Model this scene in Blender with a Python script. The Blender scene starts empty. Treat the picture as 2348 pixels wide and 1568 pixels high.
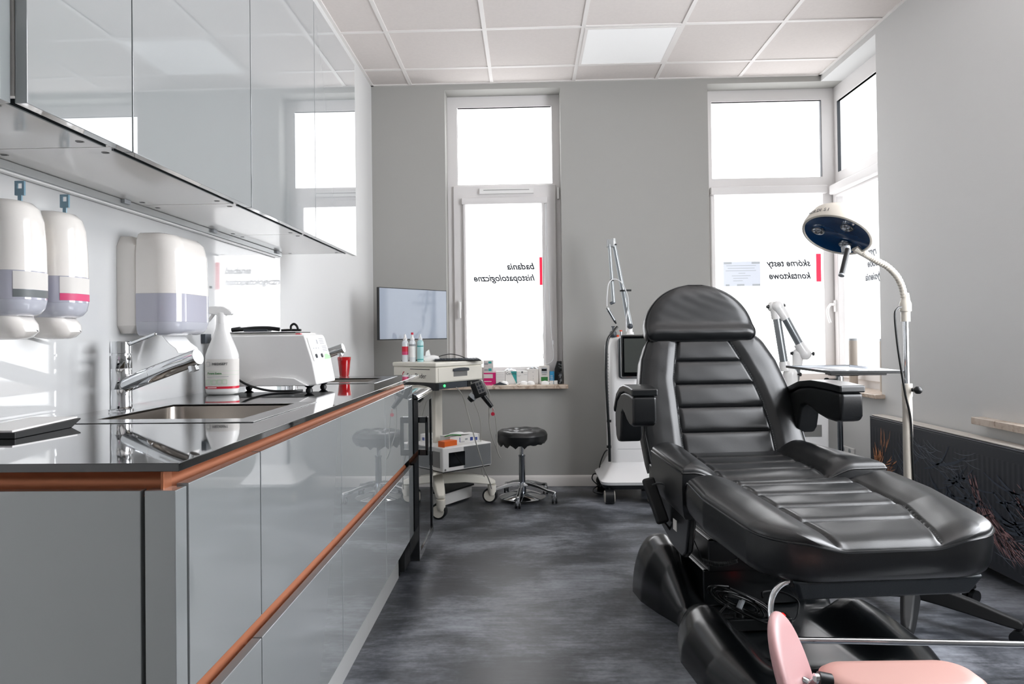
import bpy, bmesh, math, random
from mathutils import Vector, Matrix
random.seed(7)
PI = math.pi
S = bpy.context.scene
COL = S.collection

# ---------------------------------------------------------------- camera, world, exposure
IMG_W, IMG_H = 2348, 1568
FPX, PPX, PPY = 1596.81, 1155.18, 750.92
YAW, PITCH, ROLL = 0.0333, 0.0114, 0.0123
_c, _s = math.cos(ROLL), math.sin(ROLL)
_r0 = Vector((math.cos(YAW), math.sin(YAW), 0))
FWD = Vector((-math.sin(YAW)*math.cos(PITCH), math.cos(YAW)*math.cos(PITCH), math.sin(PITCH)))
_u0 = Vector((math.sin(YAW)*math.sin(PITCH), -math.cos(YAW)*math.sin(PITCH), math.cos(PITCH)))
RGT = _c*_r0 - _s*_u0
UPV = _s*_r0 + _c*_u0
EYE = Vector((0, 0, 1.10))
cam = bpy.data.cameras.new('camera')
camo = bpy.data.objects.new('camera', cam)
COL.objects.link(camo)
mw = Matrix.Identity(4)
for i in range(3):
    mw[i][0], mw[i][1], mw[i][2], mw[i][3] = RGT[i], UPV[i], -FWD[i], EYE[i]
camo.matrix_world = mw
cam.sensor_fit = 'HORIZONTAL'; cam.sensor_width = 36.0
cam.lens = FPX*36.0/IMG_W
cam.shift_x = (IMG_W/2-PPX)/IMG_W
cam.shift_y = (PPY-IMG_H/2)/IMG_W
cam.clip_start = 0.05
S.camera = camo

def at(px, py, Y):
    "point at depth Y (metres into the room) seen at that place of the photograph"
    d = FWD + RGT*((px-PPX)/FPX) - UPV*((py-PPY)/FPX)
    return EYE + d*(Y/d.y)

wd = bpy.data.worlds.new('world'); S.world = wd; wd.use_nodes = True
wd.node_tree.nodes['Background'].inputs[0].default_value = (0.9, 0.95, 1.0, 1)
wd.node_tree.nodes['Background'].inputs[1].default_value = 1.0
S.view_settings.view_transform = 'Standard'
S.view_settings.look = 'None'
S.view_settings.exposure = 0.44
S.view_settings.gamma = 1.0
WIN_E = 2.2          # brightness of the daylight coming through the frosted panes

# added fill: one unseen soft area lamp under the ceiling, behind the camera
def area(name, loc, size, size_y, power, rot, col=(1, 1, 1)):
    l = bpy.data.lights.new(name, 'AREA'); l.shape = 'RECTANGLE'; l.size = size; l.size_y = size_y
    l.energy = power; l.color = col
    o = bpy.data.objects.new(name, l); o.location = loc; o.rotation_euler = rot; COL.objects.link(o); return o
area('rear_fill_light', (0.55, -0.9, 2.93), 1.8, 1.8, 3, (0, 0, 0), (1.0, 0.98, 0.95))

# ---------------------------------------------------------------- materials
def lin(h):
    h = h.lstrip('#'); v = [int(h[i:i+2], 16)/255 for i in (0, 2, 4)]
    return tuple((x/12.92 if x <= .04045 else ((x+.055)/1.055)**2.4) for x in v)+(1,)
def mat(name, col, rough=.5, metal=0, coat=0, spec=.5, emis=None, es=0, trans=0, ior=1.5, bump=0, bscale=60, alpha=1, noise=0, nscale=8, crough=.03):
    m = bpy.data.materials.new(name); m.use_nodes = True
    nt = m.node_tree; b = nt.nodes['Principled BSDF']
    c = lin(col) if isinstance(col, str) else tuple(col)+(1,)
    b.inputs['Base Color'].default_value = c
    b.inputs['Roughness'].default_value = rough
    b.inputs['Metallic'].default_value = metal
    b.inputs['Coat Weight'].default_value = coat
    b.inputs['Coat Roughness'].default_value = crough
    b.inputs['Specular IOR Level'].default_value = spec
    b.inputs['IOR'].default_value = ior
    b.inputs['Transmission Weight'].default_value = trans
    b.inputs['Alpha'].default_value = alpha
    if emis:
        b.inputs['Emission Color'].default_value = lin(emis); b.inputs['Emission Strength'].default_value = es
    N, L = nt.nodes.new, nt.links.new
    if bump or noise:
        tc = N('ShaderNodeTexCoord')
    if bump:
        n = N('ShaderNodeTexNoise'); n.inputs['Scale'].default_value = bscale; n.inputs['Detail'].default_value = 4
        L(tc.outputs['Object'], n.inputs['Vector'])
        bp = N('ShaderNodeBump'); bp.inputs['Strength'].default_value = bump; bp.inputs['Distance'].default_value = .002
        L(n.outputs['Fac'], bp.inputs['Height']); L(bp.outputs[0], b.inputs['Normal'])
    if noise:
        n2 = N('ShaderNodeTexNoise'); n2.inputs['Scale'].default_value = nscale; n2.inputs['Detail'].default_value = 6
        L(tc.outputs['Object'], n2.inputs['Vector'])
        r = N('ShaderNodeValToRGB')
        r.color_ramp.elements[0].position = .3; r.color_ramp.elements[1].position = .7
        r.color_ramp.elements[0].color = tuple(x*(1-noise) for x in c[:3])+(1,)
        r.color_ramp.elements[1].color = tuple(min(1, x*(1+noise)) for x in c[:3])+(1,)
        L(n2.outputs['Fac'], r.inputs[0]); L(r.outputs[0], b.inputs['Base Color'])
    return m
M = {}
def D(key, *a, **k): M[key] = mat(key, *a, **k)
D('wall', '#d6d6d5', .75, bump=.15, bscale=220)
D('wall_shaded', '#a9a8a4', .75, bump=.15, bscale=220)  # back wall: wall colour darkened to stand in for its weaker light
D('wall_gloss', '#d4d7d9', .35, bump=.05, bscale=120)
D('ceiling_tile', '#dcd5d1', .9, bump=.4, bscale=400, noise=.02, nscale=60)
D('grid', '#eae6e3', .5)
D('lacquer', '#949899', .02, coat=1, ior=1.5)
M['lacquer'].node_tree.nodes['Principled BSDF'].inputs['Coat IOR'].default_value = 2.15; M['lacquer'].node_tree.nodes['Principled BSDF'].inputs['Coat Roughness'].default_value = .012
D('groove', '#5b6264', .4, metal=.4)
D('lacquer_light', '#c9cac8', .25, coat=.3)
D('under', '#f0ede9', .18, coat=.6)
D('splash', '#cfd0d0', .04, coat=1)
D('copper', '#b5714f', .38, metal=.55)
D('alu', '#b9bcbd', .3, metal=.9)
D('worktop', '#0b0d0f', .035, coat=1, ior=1.7)
D('worktop_edge', '#15191c', .35)
D('steel', '#b3ada6', .28, metal=1, bump=.05, bscale=300)
D('steel_rim', '#c9cacb', .18, metal=1)
D('chrome', '#dfe1e3', .05, metal=1)
D('chrome_dark', '#8d9299', .12, metal=1)
D('black_gap', '#050607', .7)
D('black_gloss', '#060809', .06, coat=1)
D('black_plastic', '#0b0e10', .38)
D('black_satin', '#101315', .24, coat=.4, crough=.25)
D('black_matte', '#0d0f11', .6)
D('leather', '#0f1113', .33, bump=.10, bscale=260, coat=.25, crough=.25, spec=.55)
D('leather_pipe', '#0d0f11', .28, spec=.6)
D('dark_metal', '#22282c', .4, metal=.3, bump=.3, bscale=500)
D('thread', '#8d9294', .6)
D('white_plastic', '#f3f2f0', .22, coat=.4)
D('cream', '#f5f0ea', .12, coat=.8)
D('cream_lamp', '#ddd6ca', .25, coat=.4)
D('lilac', '#b9b9c6', .07, coat=1)
D('lilac_low', '#c4c6d0', .07, coat=1)
D('paper', '#f3f2f0', .8)
D('pvc', '#e6e3e2', .3)
D('device_white', '#eeedec', .3)
D('device_shade', '#b9bbbe', .35)
D('dark_grey', '#3a4047', .35)
D('mid_grey', '#7b7a78', .4)
D('grey_light', '#a9adb1', .4)
D('skirting', '#ddd9d5', .4)
D('blue_lamp', '#0a3a66', .12, coat=1)
D('lens', '#c8ccd4', .08, metal=.8)
D('pink', '#c79b92', .38, spec=.4)
D('pink_light', '#c59a9a', .42, spec=.4)
D('red', '#c4141c', .1, trans=.35, coat=.6)
D('red_flat', '#d2213b', .4)
D('red_label', '#c01c3a', .5)
D('pink_label', '#d84a78', .5)
D('teal', '#2f9a98', .5)
D('green', '#2f7a3a', .5)
D('green_pale', '#a9d3a4', .5)
D('blue_box', '#3a9fd2', .45)
D('magenta', '#c4116a', .5)
D('orange', '#ec6a1f', .45)
D('ink', '#33363c', .6)
D('ink_grey', '#9a9da0', .6)
D('navy_ink', '#2b3f86', .6)
D('keyblue', '#7fa3b5', .2, coat=.5)
D('card', '#ddd9d4', .6)
D('box_white', '#e2e1de', .5)
D('box_grey', '#cfccc9', .5)
D('screen', '#8d96a4', .10, coat=1, emis='#b0bac8', es=.14)
D('screen_dark', '#4b4e4b', .05, coat=1)
D('cable', '#0d0f10', .35)
D('cable_grey', '#a7a69f', .45)
D('cable_clear', '#dedfe0', .3)
D('led', '#30ff60', .4, emis='#40ff70', es=2.0)
D('led_red', '#ff2020', .4, emis='#ff1010', es=1.2)
D('orange_btn', '#d8491a', .35)
D('alu_tube', '#a3a8ab', .3, metal=.8)
D('slate', '#6a6f70', .5)
D('nylon', '#ece8dc', .35)
D('rubber', '#1a1c1e', .6)
D('bag_pink', '#d7a5c4', .3)
D('radiator', '#23272f', .45)
D('ledge', '#cfc9c1', .5)
D('stroke_orange', '#d99468', .6)
D('stroke_pink', '#b48a8b', .6)
D('stroke_grey', '#767e8c', .6)
D('stroke_blue', '#39424f', .6)
D('foil', '#b5aca2', .35)
D('clear_plastic', '#dfe3e6', .1, coat=.5)
D('liquid_teal', '#a8d4d6', .15, coat=.5)
D('tray', '#b7bdc4', .12, metal=.6)
D('glass_smoke', '#20262a', .03, trans=.6, coat=1)

# panes: frosted film with daylight behind it
def pane_mat(name, col, e, base=.75):
    m = bpy.data.materials.new(name); m.use_nodes = True
    b = m.node_tree.nodes['Principled BSDF']
    b.inputs['Base Color'].default_value = (base, base, base, 1); b.inputs['Roughness'].default_value = .35
    b.inputs['Emission Color'].default_value = lin(col); b.inputs['Emission Strength'].default_value = e
    return m
M['pane'] = pane_mat('frosted_pane', '#f8f9fb', WIN_E)
M['pane_side'] = pane_mat('frosted_pane_side', '#f2f5f8', .95)
M['pane_near'] = pane_mat('frosted_pane_near', '#f4f7fc', 8.5)
M['sign_sheet'] = pane_mat('sheet_behind_glass', '#dfe5f2', .72, .08)
M['sign_mark'] = pane_mat('tape_behind_glass', '#c2c8cf', .60, .06)
M['letter'] = mat('window_letter', '#3c4046', .7)
M['letter_far'] = mat('window_letter_pale', '#6f7378', .7)
M['red_film'] = mat('red_film', '#ee2244', .5, emis='#f0264a', es=.55)
M['led_panel'] = mat('led_panel', '#efefee', .4, emis='#fbfbff', es=.12)

# floor: dark concrete-look vinyl
def floor_mat():
    m = bpy.data.materials.new('slate_vinyl'); m.use_nodes = True
    nt = m.node_tree; b = nt.nodes['Principled BSDF']; N, L = nt.nodes.new, nt.links.new
    tc = N('ShaderNodeTexCoord'); mp = N('ShaderNodeMapping'); mp.inputs['Scale'].default_value = (1.1, 1.5, 1)
    L(tc.outputs['Object'], mp.inputs['Vector'])
    n1 = N('ShaderNodeTexNoise'); n1.inputs['Scale'].default_value = 1.7; n1.inputs['Detail'].default_value = 9; n1.inputs['Roughness'].default_value = .62; n1.inputs['Distortion'].default_value = .3
    mp2 = N('ShaderNodeMapping'); mp2.inputs['Scale'].default_value = (5, 30, 1)
    L(tc.outputs['Object'], mp2.inputs['Vector'])
    n2 = N('ShaderNodeTexNoise'); n2.inputs['Scale'].default_value = 1.6; n2.inputs['Detail'].default_value = 8; n2.inputs['Roughness'].default_value = .7
    n3 = N('ShaderNodeTexNoise'); n3.inputs['Scale'].default_value = 60; n3.inputs['Detail'].default_value = 3
    L(mp.outputs[0], n1.inputs['Vector']); L(mp2.outputs[0], n2.inputs['Vector']); L(tc.outputs['Object'], n3.inputs['Vector'])
    a = N('ShaderNodeMath'); a.operation = 'MULTIPLY_ADD'; a.inputs[1].default_value = .30
    L(n2.outputs['Fac'], a.inputs[0]); L(n1.outputs['Fac'], a.inputs[2])
    a2 = N('ShaderNodeMath'); a2.operation = 'MULTIPLY_ADD'; a2.inputs[1].default_value = .10
    L(n3.outputs['Fac'], a2.inputs[0]); L(a.outputs[0], a2.inputs[2])
    r = N('ShaderNodeValToRGB'); e = r.color_ramp.elements
    e[0].position = .53; e[0].color = lin('#232529'); e[1].position = .90; e[1].color = lin('#989ca4')
    x = e.new(.64); x.color = lin('#36393e'); x = e.new(.71); x.color = lin('#53565c'); x = e.new(.78); x.color = lin('#73767d')
    L(a2.outputs[0], r.inputs[0]); L(r.outputs[0], b.inputs['Base Color'])
    rr = N('ShaderNodeMapRange'); rr.inputs['To Min'].default_value = .30; rr.inputs['To Max'].default_value = .48
    L(n1.outputs['Fac'], rr.inputs['Value']); L(rr.outputs[0], b.inputs['Roughness'])
    bp = N('ShaderNodeBump'); bp.inputs['Strength'].default_value = .12; bp.inputs['Distance'].default_value = .003
    L(n2.outputs['Fac'], bp.inputs['Height']); L(bp.outputs[0], b.inputs['Normal'])
    return m
M['floor'] = floor_mat()
def marble_mat():
    m = bpy.data.materials.new('sill_marble'); m.use_nodes = True
    nt = m.node_tree; b = nt.nodes['Principled BSDF']; N, L = nt.nodes.new, nt.links.new
    tc = N('ShaderNodeTexCoord'); n = N('ShaderNodeTexNoise'); n.inputs['Scale'].default_value = 14; n.inputs['Detail'].default_value = 10; n.inputs['Distortion'].default_value = 1.5
    L(tc.outputs['Object'], n.inputs['Vector'])
    r = N('ShaderNodeValToRGB'); e = r.color_ramp.elements
    e[0].position = .36; e[0].color = lin('#b09a88'); e[1].position = .62; e[1].color = lin('#d9cabb'); x = e.new(.45); x.color = lin('#cbb9a8')
    L(n.outputs['Fac'], r.inputs[0]); L(r.outputs[0], b.inputs['Base Color']); b.inputs['Roughness'].default_value = .25
    return m
M['marble'] = marble_mat()

# ---------------------------------------------------------------- mesh helpers
WM = {}
class B:
    "collects shapes; build() links them as one mesh object"
    def __init__(s): s.v = []; s.f = []; s.mi = []; s.ms = []; s.k = 0
    def m(s, key):
        if key not in s.ms: s.ms.append(key)
        s.k = s.ms.index(key); return s
    def add(s, vs, fs, mtx=None):
        o = len(s.v)
        for p in vs:
            p = Vector(p); s.v.append(mtx @ p if mtx else p)
        for f in fs: s.f.append([o+i for i in f]); s.mi.append(s.k)
        return s
    def box(s, a, b, mtx=None):
        (x0, y0, z0), (x1, y1, z1) = a, b
        if x0 > x1: x0, x1 = x1, x0
        if y0 > y1: y0, y1 = y1, y0
        if z0 > z1: z0, z1 = z1, z0
        return s.add([(x0,y0,z0),(x1,y0,z0),(x1,y1,z0),(x0,y1,z0),(x0,y0,z1),(x1,y0,z1),(x1,y1,z1),(x0,y1,z1)],
              [(0,3,2,1),(4,5,6,7),(0,1,5,4),(1,2,6,5),(2,3,7,6),(3,0,4,7)], mtx)
    def cell(s, us, vs, w0, w1, solid, axes):
        "extruded grid of cells with holes; axes = (u,v,w) indices"
        def P(u, v, w):
            p = [0, 0, 0]; p[axes[0]] = u; p[axes[1]] = v; p[axes[2]] = w; return p
        nu, nv = len(us)-1, len(vs)-1
        ok = lambda i, j: 0 <= i < nu and 0 <= j < nv and solid(i, j)
        for i in range(nu):
            for j in range(nv):
                if not ok(i, j): continue
                a, b_, c, d = us[i], us[i+1], vs[j], vs[j+1]
                for w in (w0, w1): s.add([P(a,c,w),P(b_,c,w),P(b_,d,w),P(a,d,w)], [(0,1,2,3)])
                for (ii, jj, q) in ((i-1,j,((a,c),(a,d))),(i+1,j,((b_,c),(b_,d))),(i,j-1,((a,c),(b_,c))),(i,j+1,((a,d),(b_,d)))):
                    if not ok(ii, jj):
                        (u1,v1),(u2,v2) = q
                        s.add([P(u1,v1,w0),P(u2,v2,w0),P(u2,v2,w1),P(u1,v1,w1)], [(0,1,2,3)])
        return s
    def ring(s, rings, cap=True, closed=False, mtx=None):
        "skin successive rings of equal length"
        n = len(rings[0]); vs = [p for r in rings for p in r]; fs = []
        m_ = len(rings)
        for i in range(m_ if closed else m_-1):
            a, b_ = i*n, ((i+1) % m_)*n
            for j in range(n): fs.append((a+j, a+(j+1) % n, b_+(j+1) % n, b_+j))
        if cap and not closed: fs.append(tuple(reversed(range(n)))); fs.append(tuple((m_-1)*n+j for j in range(n)))
        return s.add(vs, fs, mtx)
    def cyl(s, p, q, r, r2=None, n=24, cap=True):
        p, q = Vector(p), Vector(q); d = (q-p).normalized(); r2 = r if r2 is None else r2
        e = d.orthogonal().normalized(); g = d.cross(e)
        R = lambda c, rr: [c+(e*math.cos(2*PI*i/n)+g*math.sin(2*PI*i/n))*rr for i in range(n)]
        return s.ring([R(p, r), R(q, r2)], cap)
    def tube(s, pts, r, n=8, smooth=0, cap=True):
        P = [Vector(p) for p in pts]
        if smooth: P = spline(P, smooth)
        k = len(P); rr = (lambda i: r) if not callable(r) else (lambda i: r(i/(k-1)))
        t0 = (P[1]-P[0]).normalized(); e = t0.orthogonal().normalized(); rings = []
        for i, p in enumerate(P):
            t = (P[min(i+1, k-1)]-P[max(i-1, 0)])
            if t.length < 1e-9: t = t0
            t.normalize(); e = (e-t*e.dot(t))
            if e.length < 1e-6: e = t.orthogonal()
            e.normalize(); g = t.cross(e)
            rings.append([p+(e*math.cos(2*PI*j/n)+g*math.sin(2*PI*j/n))*rr(i) for j in range(n)])
        return s.ring(rings, cap)
    def lathe(s, prof, o=(0, 0, 0), n=32, ax=None, cap=True):
        o = Vector(o); ax = Vector(ax or (0, 0, 1)).normalized(); e = ax.orthogonal().normalized(); g = ax.cross(e)
        return s.ring([[o+ax*z+(e*math.cos(2*PI*i/n)+g*math.sin(2*PI*i/n))*max(r, 1e-4) for i in range(n)] for r, z in prof], cap)
    def prism(s, pts, o, ux, uy, uz, depth):
        "polygon in (ux,uy) plane extruded along uz"
        o, ux, uy, uz = map(Vector, (o, ux, uy, uz))
        a = [o+ux*x+uy*y for x, y in pts]; b_ = [p+uz*depth for p in a]
        return s.ring([a, b_], True)
    def sph(s, c, r, n=16, m_=10, sc=(1, 1, 1)):
        c = Vector(c); rings = []
        for i in range(1, m_):
            t = PI*i/m_
            rings.append([c+Vector((r*math.sin(t)*math.cos(2*PI*j/n)*sc[0], r*math.sin(t)*math.sin(2*PI*j/n)*sc[1], -r*math.cos(t)*sc[2])) for j in range(n)])
        return s.ring(rings, True)
    def build(s, name, parent=None, w=True, bevel=0, ang=35, sub=0, seg=2, kind=None, flat=False):
        me = bpy.data.meshes.new(name)
        vs = s.v
        if parent is not None and w: inv = WM[parent.name].inverted(); vs = [inv @ p for p in vs]
        me.from_pydata([tuple(p) for p in vs], [], s.f)
        for k in s.ms: me.materials.append(M[k])
        me.polygons.foreach_set('material_index', s.mi)
        bm = bmesh.new(); bm.from_mesh(me); bmesh.ops.remove_doubles(bm, verts=bm.verts, dist=1e-5)
        bmesh.ops.recalc_face_normals(bm, faces=bm.faces); bm.to_mesh(me); bm.free()
        if not flat:
            me.polygons.foreach_set('use_smooth', [True]*len(me.polygons))
            me.set_sharp_from_angle(angle=math.radians(ang))
        o = bpy.data.objects.new(name, me); COL.objects.link(o)
        if parent is not None: o.parent = parent; WM[o.name] = WM[parent.name]
        else: WM[o.name] = Matrix.Identity(4)
        if kind: o['kind'] = kind
        if bevel:
            md = o.modifiers.new('bevel', 'BEVEL'); md.width = bevel; md.segments = seg; md.limit_method = 'ANGLE'; md.angle_limit = math.radians(40); md.harden_normals = True
        if sub:
            md = o.modifiers.new('sub', 'SUBSURF'); md.levels = sub; md.render_levels = sub
        return o
def spline(P, k):
    out = []; n = len(P)
    for i in range(n-1):
        p0, p1, p2, p3 = P[max(i-1, 0)], P[i], P[i+1], P[min(i+2, n-1)]
        for j in range(k):
            t = j/k
            out.append(.5*((2*p1)+(p2-p0)*t+(2*p0-5*p1+4*p2-p3)*t*t+(3*p1-p0-3*p2+p3)*t**3))
    out.append(P[-1]); return out
def thing(name, label, cat, loc=(0, 0, 0), rotz=0, group=None):
    o = bpy.data.objects.new(name, None); COL.objects.link(o); o.empty_display_size = .1
    o.location = loc; o.rotation_euler = (0, 0, rotz)
    WM[o.name] = Matrix.Translation(Vector(loc)) @ Matrix.Rotation(rotz, 4, 'Z')
    tag(o, label, cat, group); return o
def tag(o, label=None, cat=None, group=None):
    if label: o['label'] = label
    if cat: o['category'] = cat
    if group: o['group'] = group
    return o
def copy_tree(o, parent=None):
    c = o.copy(); COL.objects.link(c); c.parent = parent
    for ch in [x for x in bpy.data.objects if x.parent == o and x is not c]: copy_tree(ch, c)
    return c
def text(body, parent, name, o, xd, yd, size, key, shear=0, bold=0, w=True, align='LEFT', sx=1, depth=.0003):
    cu = bpy.data.curves.new(name, 'FONT'); cu.body = body; cu.size = size; cu.shear = shear; cu.offset = bold; cu.extrude = depth
    cu.align_x = align; cu.resolution_u = 3
    tmp = bpy.data.objects.new('tmp_text', cu); COL.objects.link(tmp)
    dg = bpy.context.evaluated_depsgraph_get()
    me = bpy.data.meshes.new_from_object(tmp.evaluated_get(dg))
    bpy.data.objects.remove(tmp)
    o, xd, yd = Vector(o), Vector(xd).normalized(), Vector(yd).normalized(); zd = xd.cross(yd)
    inv = WM[parent.name].inverted() if (parent is not None and w) else Matrix.Identity(4)
    for v in me.vertices: v.co = inv @ (o+xd*v.co.x*sx+yd*v.co.y+zd*v.co.z)
    me.materials.clear(); me.materials.append(M[key])
    for p in me.polygons: p.material_index = 0
    ob = bpy.data.objects.new(name, me); COL.objects.link(ob)
    if parent is not None: ob.parent = parent; WM[ob.name] = WM[parent.name]
    return ob
# ================================================================ ROOM SHELL
XL, XR, YB, YF, ZC = -1.13, 2.15, 5.10, -2.6, 2.96
TH = .20
B().m('floor').box((XL-.2, YF-.2, -.1), (XR+.3, YB+.3, 0)).build('floor', kind='structure')
ceil = B().m('ceiling_tile').box((XL-.2, YF-.2, ZC), (XR+.3, YB+.3, ZC+.1)).build('ceiling', kind='structure')
g = B().m('grid')
for k in range(-1, 6):
    x = -.836+.6*k
    if XL < x < XR: g.box((x-.012, YF, ZC-.006), (x+.012, YB, ZC))
y = 4.795
while y > YF:
    g.box((XL, y-.012, ZC-.0055), (XR, y+.012, ZC)); y -= .6
g.box((XL, YB-.02, ZC-.007), (XR, YB, ZC)); g.box((XL, YF, ZC-.007), (XL+.02, YB, ZC)); g.box((XR-.02, YF, ZC-.007), (XR, YB, ZC))
g.build('ceiling_grid', parent=ceil)

def led(x, y, label, grp=None):
    t = thing('ceiling_light', label, 'ceiling light', (x, y, ZC-.007), 0, grp)
    B().m('grid').cell([x-.288, x-.270, x+.270, x+.288], [y-.288, y-.270, y+.270, y+.288], ZC-.010, ZC-.0062, lambda i, j: not (i == 1 and j == 1), (0, 1, 2)).build('frame', t)
    B().m('led_panel').box((x-.270, y-.270, ZC-.008), (x+.270, y+.270, ZC-.0062)).build('diffuser', t)
led(.664, 4.495, 'square flush light panel in the tiled ceiling, in front of the tall window', None)
Z_H = 2.914      # head of the window recesses
# back wall with two recesses
B().m('wall_shaded').cell([XL-.2, -.587, .264, 1.335, XR+.3], [0, .705, Z_H, ZC+.0], YB, YB+.24,
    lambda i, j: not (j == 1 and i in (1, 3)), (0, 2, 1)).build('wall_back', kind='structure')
# right wall: recess at the far corner and a second one nearer
B().m('wall').cell([YF-.2, .95, 3.0, 4.31, YB], [0, .655, .705, Z_H, ZC], XR, XR+.24,
    lambda i, j: not ((i == 3 and j in (2,)) or (i == 1 and j in (1, 2))), (1, 2, 0)).build('wall_right', kind='structure')
B().m('wall').box((XL-.2, YF-.2, 0), (XL, YB, ZC)).build('wall_left', kind='structure')
B().m('wall').box((XL, YF-.2, 0), (XR, YF, ZC)).build('wall_front', kind='structure')

def win(n, label=None):
    o = bpy.data.objects.new('window_%d' % n, None); COL.objects.link(o); o['kind'] = 'structure'; WM[o.name] = Matrix.Identity(4); return o
# ---- window 1 (between the monitor and the laser machine)
w1 = win(1); y0, y1 = 5.255, 5.32
f = B().m('pvc')
X = [-.590, -.511, -.449, .131, .205, .268]; Zs = [.705, .760, .865, 2.09, 2.245, 2.830, 2.920]
f.cell([-.590, -.511, .205, .268], [.705, .79, 2.16, 2.245, 2.83, 2.92], y0, y1, lambda i, j: not (i == 1 and j in (1, 3)), (0, 2, 1))
f.build('window_frame', w1, bevel=.004)
s = B().m('pvc').cell([-.545, -.449, .131, .228], [.765, .865, 2.10, 2.232], y0-.022, y0+.03, lambda i, j: not (i == 1 and j == 1), (0, 2, 1))
s.build('sash', w1, bevel=.006)
B().m('pane').box((-.449, 5.262, .865), (.131, 5.272, 2.10)).build('lower_pane', w1)
B().m('pane').box((-.511, 5.285, 2.245), (.205, 5.295, 2.83)).build('upper_pane', w1)
B().m('dark_grey').cell([-.515, -.511, .205, .209], [2.241, 2.245, 2.83, 2.834], y0+.004, y0+.03, lambda i, j: not (i == 1 and j == 1), (0, 2, 1)).build('gasket', w1)
B().m('marble').box((-.625, 5.02, .712), (.292, 5.255, .740)).build('window_sill', w1, bevel=.004)
c = B().m('pvc').box((-.478, y0-.06, 2.085), (.163, y0-.022, 2.135)); c.box((.120, y0-.05, .86), (.140, y0-.022, 2.09)); c.box((-.470, y0-.05, .86), (-.449, y0-.022, 2.09))
c.build('blind_cassette', w1, bevel=.006)
v = B().m('white_plastic').box((-.345, y0-.045, 2.165), (.062, y0-.02, 2.205)); v.m('mid_grey').box((-.315, y0-.047, 2.190), (.03, y0-.044, 2.194))
v.build('air_vent', w1, bevel=.005)
B().m('white_plastic').box((.238, y0-.02, 2.12), (.256, y0+.0, 2.21)).build('hinge', w1, bevel=.004)
h = B().m('white_plastic').box((-.513, y0-.034, 1.30), (-.487, y0-.022, 1.37)); h.cyl((-.50, y0-.03, 1.355), (-.50, y0-.06, 1.355), .010)
h.tube([(-.50, y0-.058, 1.355), (-.50, y0-.06, 1.30), (-.50, y0-.056, 1.235)], .009, 10, 4)
h.build('window_handle', w1)
cd = B().m('cable_clear')
cd.tube([(.155, 5.19, 2.08), (.165, 5.185, 1.5), (.180, 5.18, 1.12), (.195, 5.17, .95), (.175, 5.16, .90), (.14, 5.16, .885)], .0022, 6, 6)
cd.tube([(.150, 5.19, 2.08), (.138, 5.185, 1.4), (.118, 5.18, 1.08), (.118, 5.17, .94), (.14, 5.16, .885)], .0022, 6, 6)
cd.cyl((.189, 5.175, 1.06), (.190, 5.174, 1.03), .006, n=8)
cd.build('blind_cord', w1)
yt = 5.261
text('badania', w1, 'lettering', (.066, yt, 1.598), (-1, 0, 0), (0, 0, 1), .070, 'letter', .32, .0021, sx=.98)
text('histopatologiczne', w1, 'lettering', (.066, yt, 1.512), (-1, 0, 0), (0, 0, 1), .070, 'letter', .32, .0021, sx=.93)
B().m('red_film').box((.100, yt-.001, 1.478), (.131, yt+.001, 1.688)).build('red_mark', w1)

# ---- window 2 (back wall, far corner) and window 3 (right wall, far corner)
w2 = win(2)
f = B().m('pvc').cell([1.335, 1.402, 2.215, 2.33], [.705, .79, 2.13, 2.255, 2.83, 2.92], y0, y1, lambda i, j: not (i == 1 and j in (1, 3)), (0, 2, 1))
f.build('window_frame', w2, bevel=.004)
B().m('pane').box((1.38, 5.275, .80), (2.212, 5.285, 2.125)).build('lower_pane', w2)
B().m('pane').box((1.402, 5.285, 2.255), (2.215, 5.295, 2.83)).build('upper_pane', w2)
B().m('dark_grey').cell([1.398, 1.402, 2.211, 2.219], [2.251, 2.255, 2.83, 2.834], y0+.004, y0+.03, lambda i, j: not (i == 1 and j == 1), (0, 2, 1)).build('gasket', w2)
c = B().m('pvc').box((1.378, y0-.045, 2.125), (2.235, y0, 2.185)); c.box((1.378, y0-.03, .80), (1.410, y0, 2.125))
c.build('blind_cassette', w2, bevel=.008)
B().m('marble').cell([1.30, XR-.06, XR+.18], [4.27, 5.035, 5.255], .690, .715, lambda i, j: not (i == 0 and j == 0), (0, 1, 2)).build('window_sill', w2, bevel=.004)
text('skórne testy', w2, 'lettering', (2.126, 5.272, 1.592), (-1, 0, 0), (0, 0, 1), .070, 'letter', .32, .0021, sx=.90)
text('kontaktowe', w2, 'lettering', (2.126, 5.272, 1.498), (-1, 0, 0), (0, 0, 1), .070, 'letter', .32, .0021, sx=.90)
B().m('red_film').box((2.165, 5.270, 1.473), (2.200, 5.274, 1.682)).build('red_mark', w2)
sg = B().m('sign_sheet').box((1.478, 5.2725, 1.448), (1.752, 5.274, 1.632)); sg.m('sign_mark')
for (a, b_, z) in ((1.482, 1.540, 1.622), (1.688, 1.750, 1.622), (1.494, 1.522, 1.456), (1.578, 1.632, 1.456), (1.692, 1.750, 1.456)): sg.box((a, 5.2718, z-.008), (b_, 5.2725, z+.007))
for k, (a, b_) in enumerate(((1.50, 1.72), (1.51, 1.71), (1.495, 1.72), (1.59, 1.64), (1.54, 1.68), (1.55, 1.66), (1.55, 1.62))): sg.box((a, 5.2722, 1.600-k*.019), (b_, 5.2725, 1.604-k*.019))
sg.build('paper_notice', w2)
w3 = win(3); x0, x1 = 2.305, 2.37
f = B().m('pvc').cell([4.25, 4.33, 5.205, 5.33], [.705, .79, 2.13, 2.275, 2.80, 2.92], x0, x1, lambda i, j: not (i == 1 and j in (1, 3)), (1, 2, 0))
f.build('window_frame', w3, bevel=.004)
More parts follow.
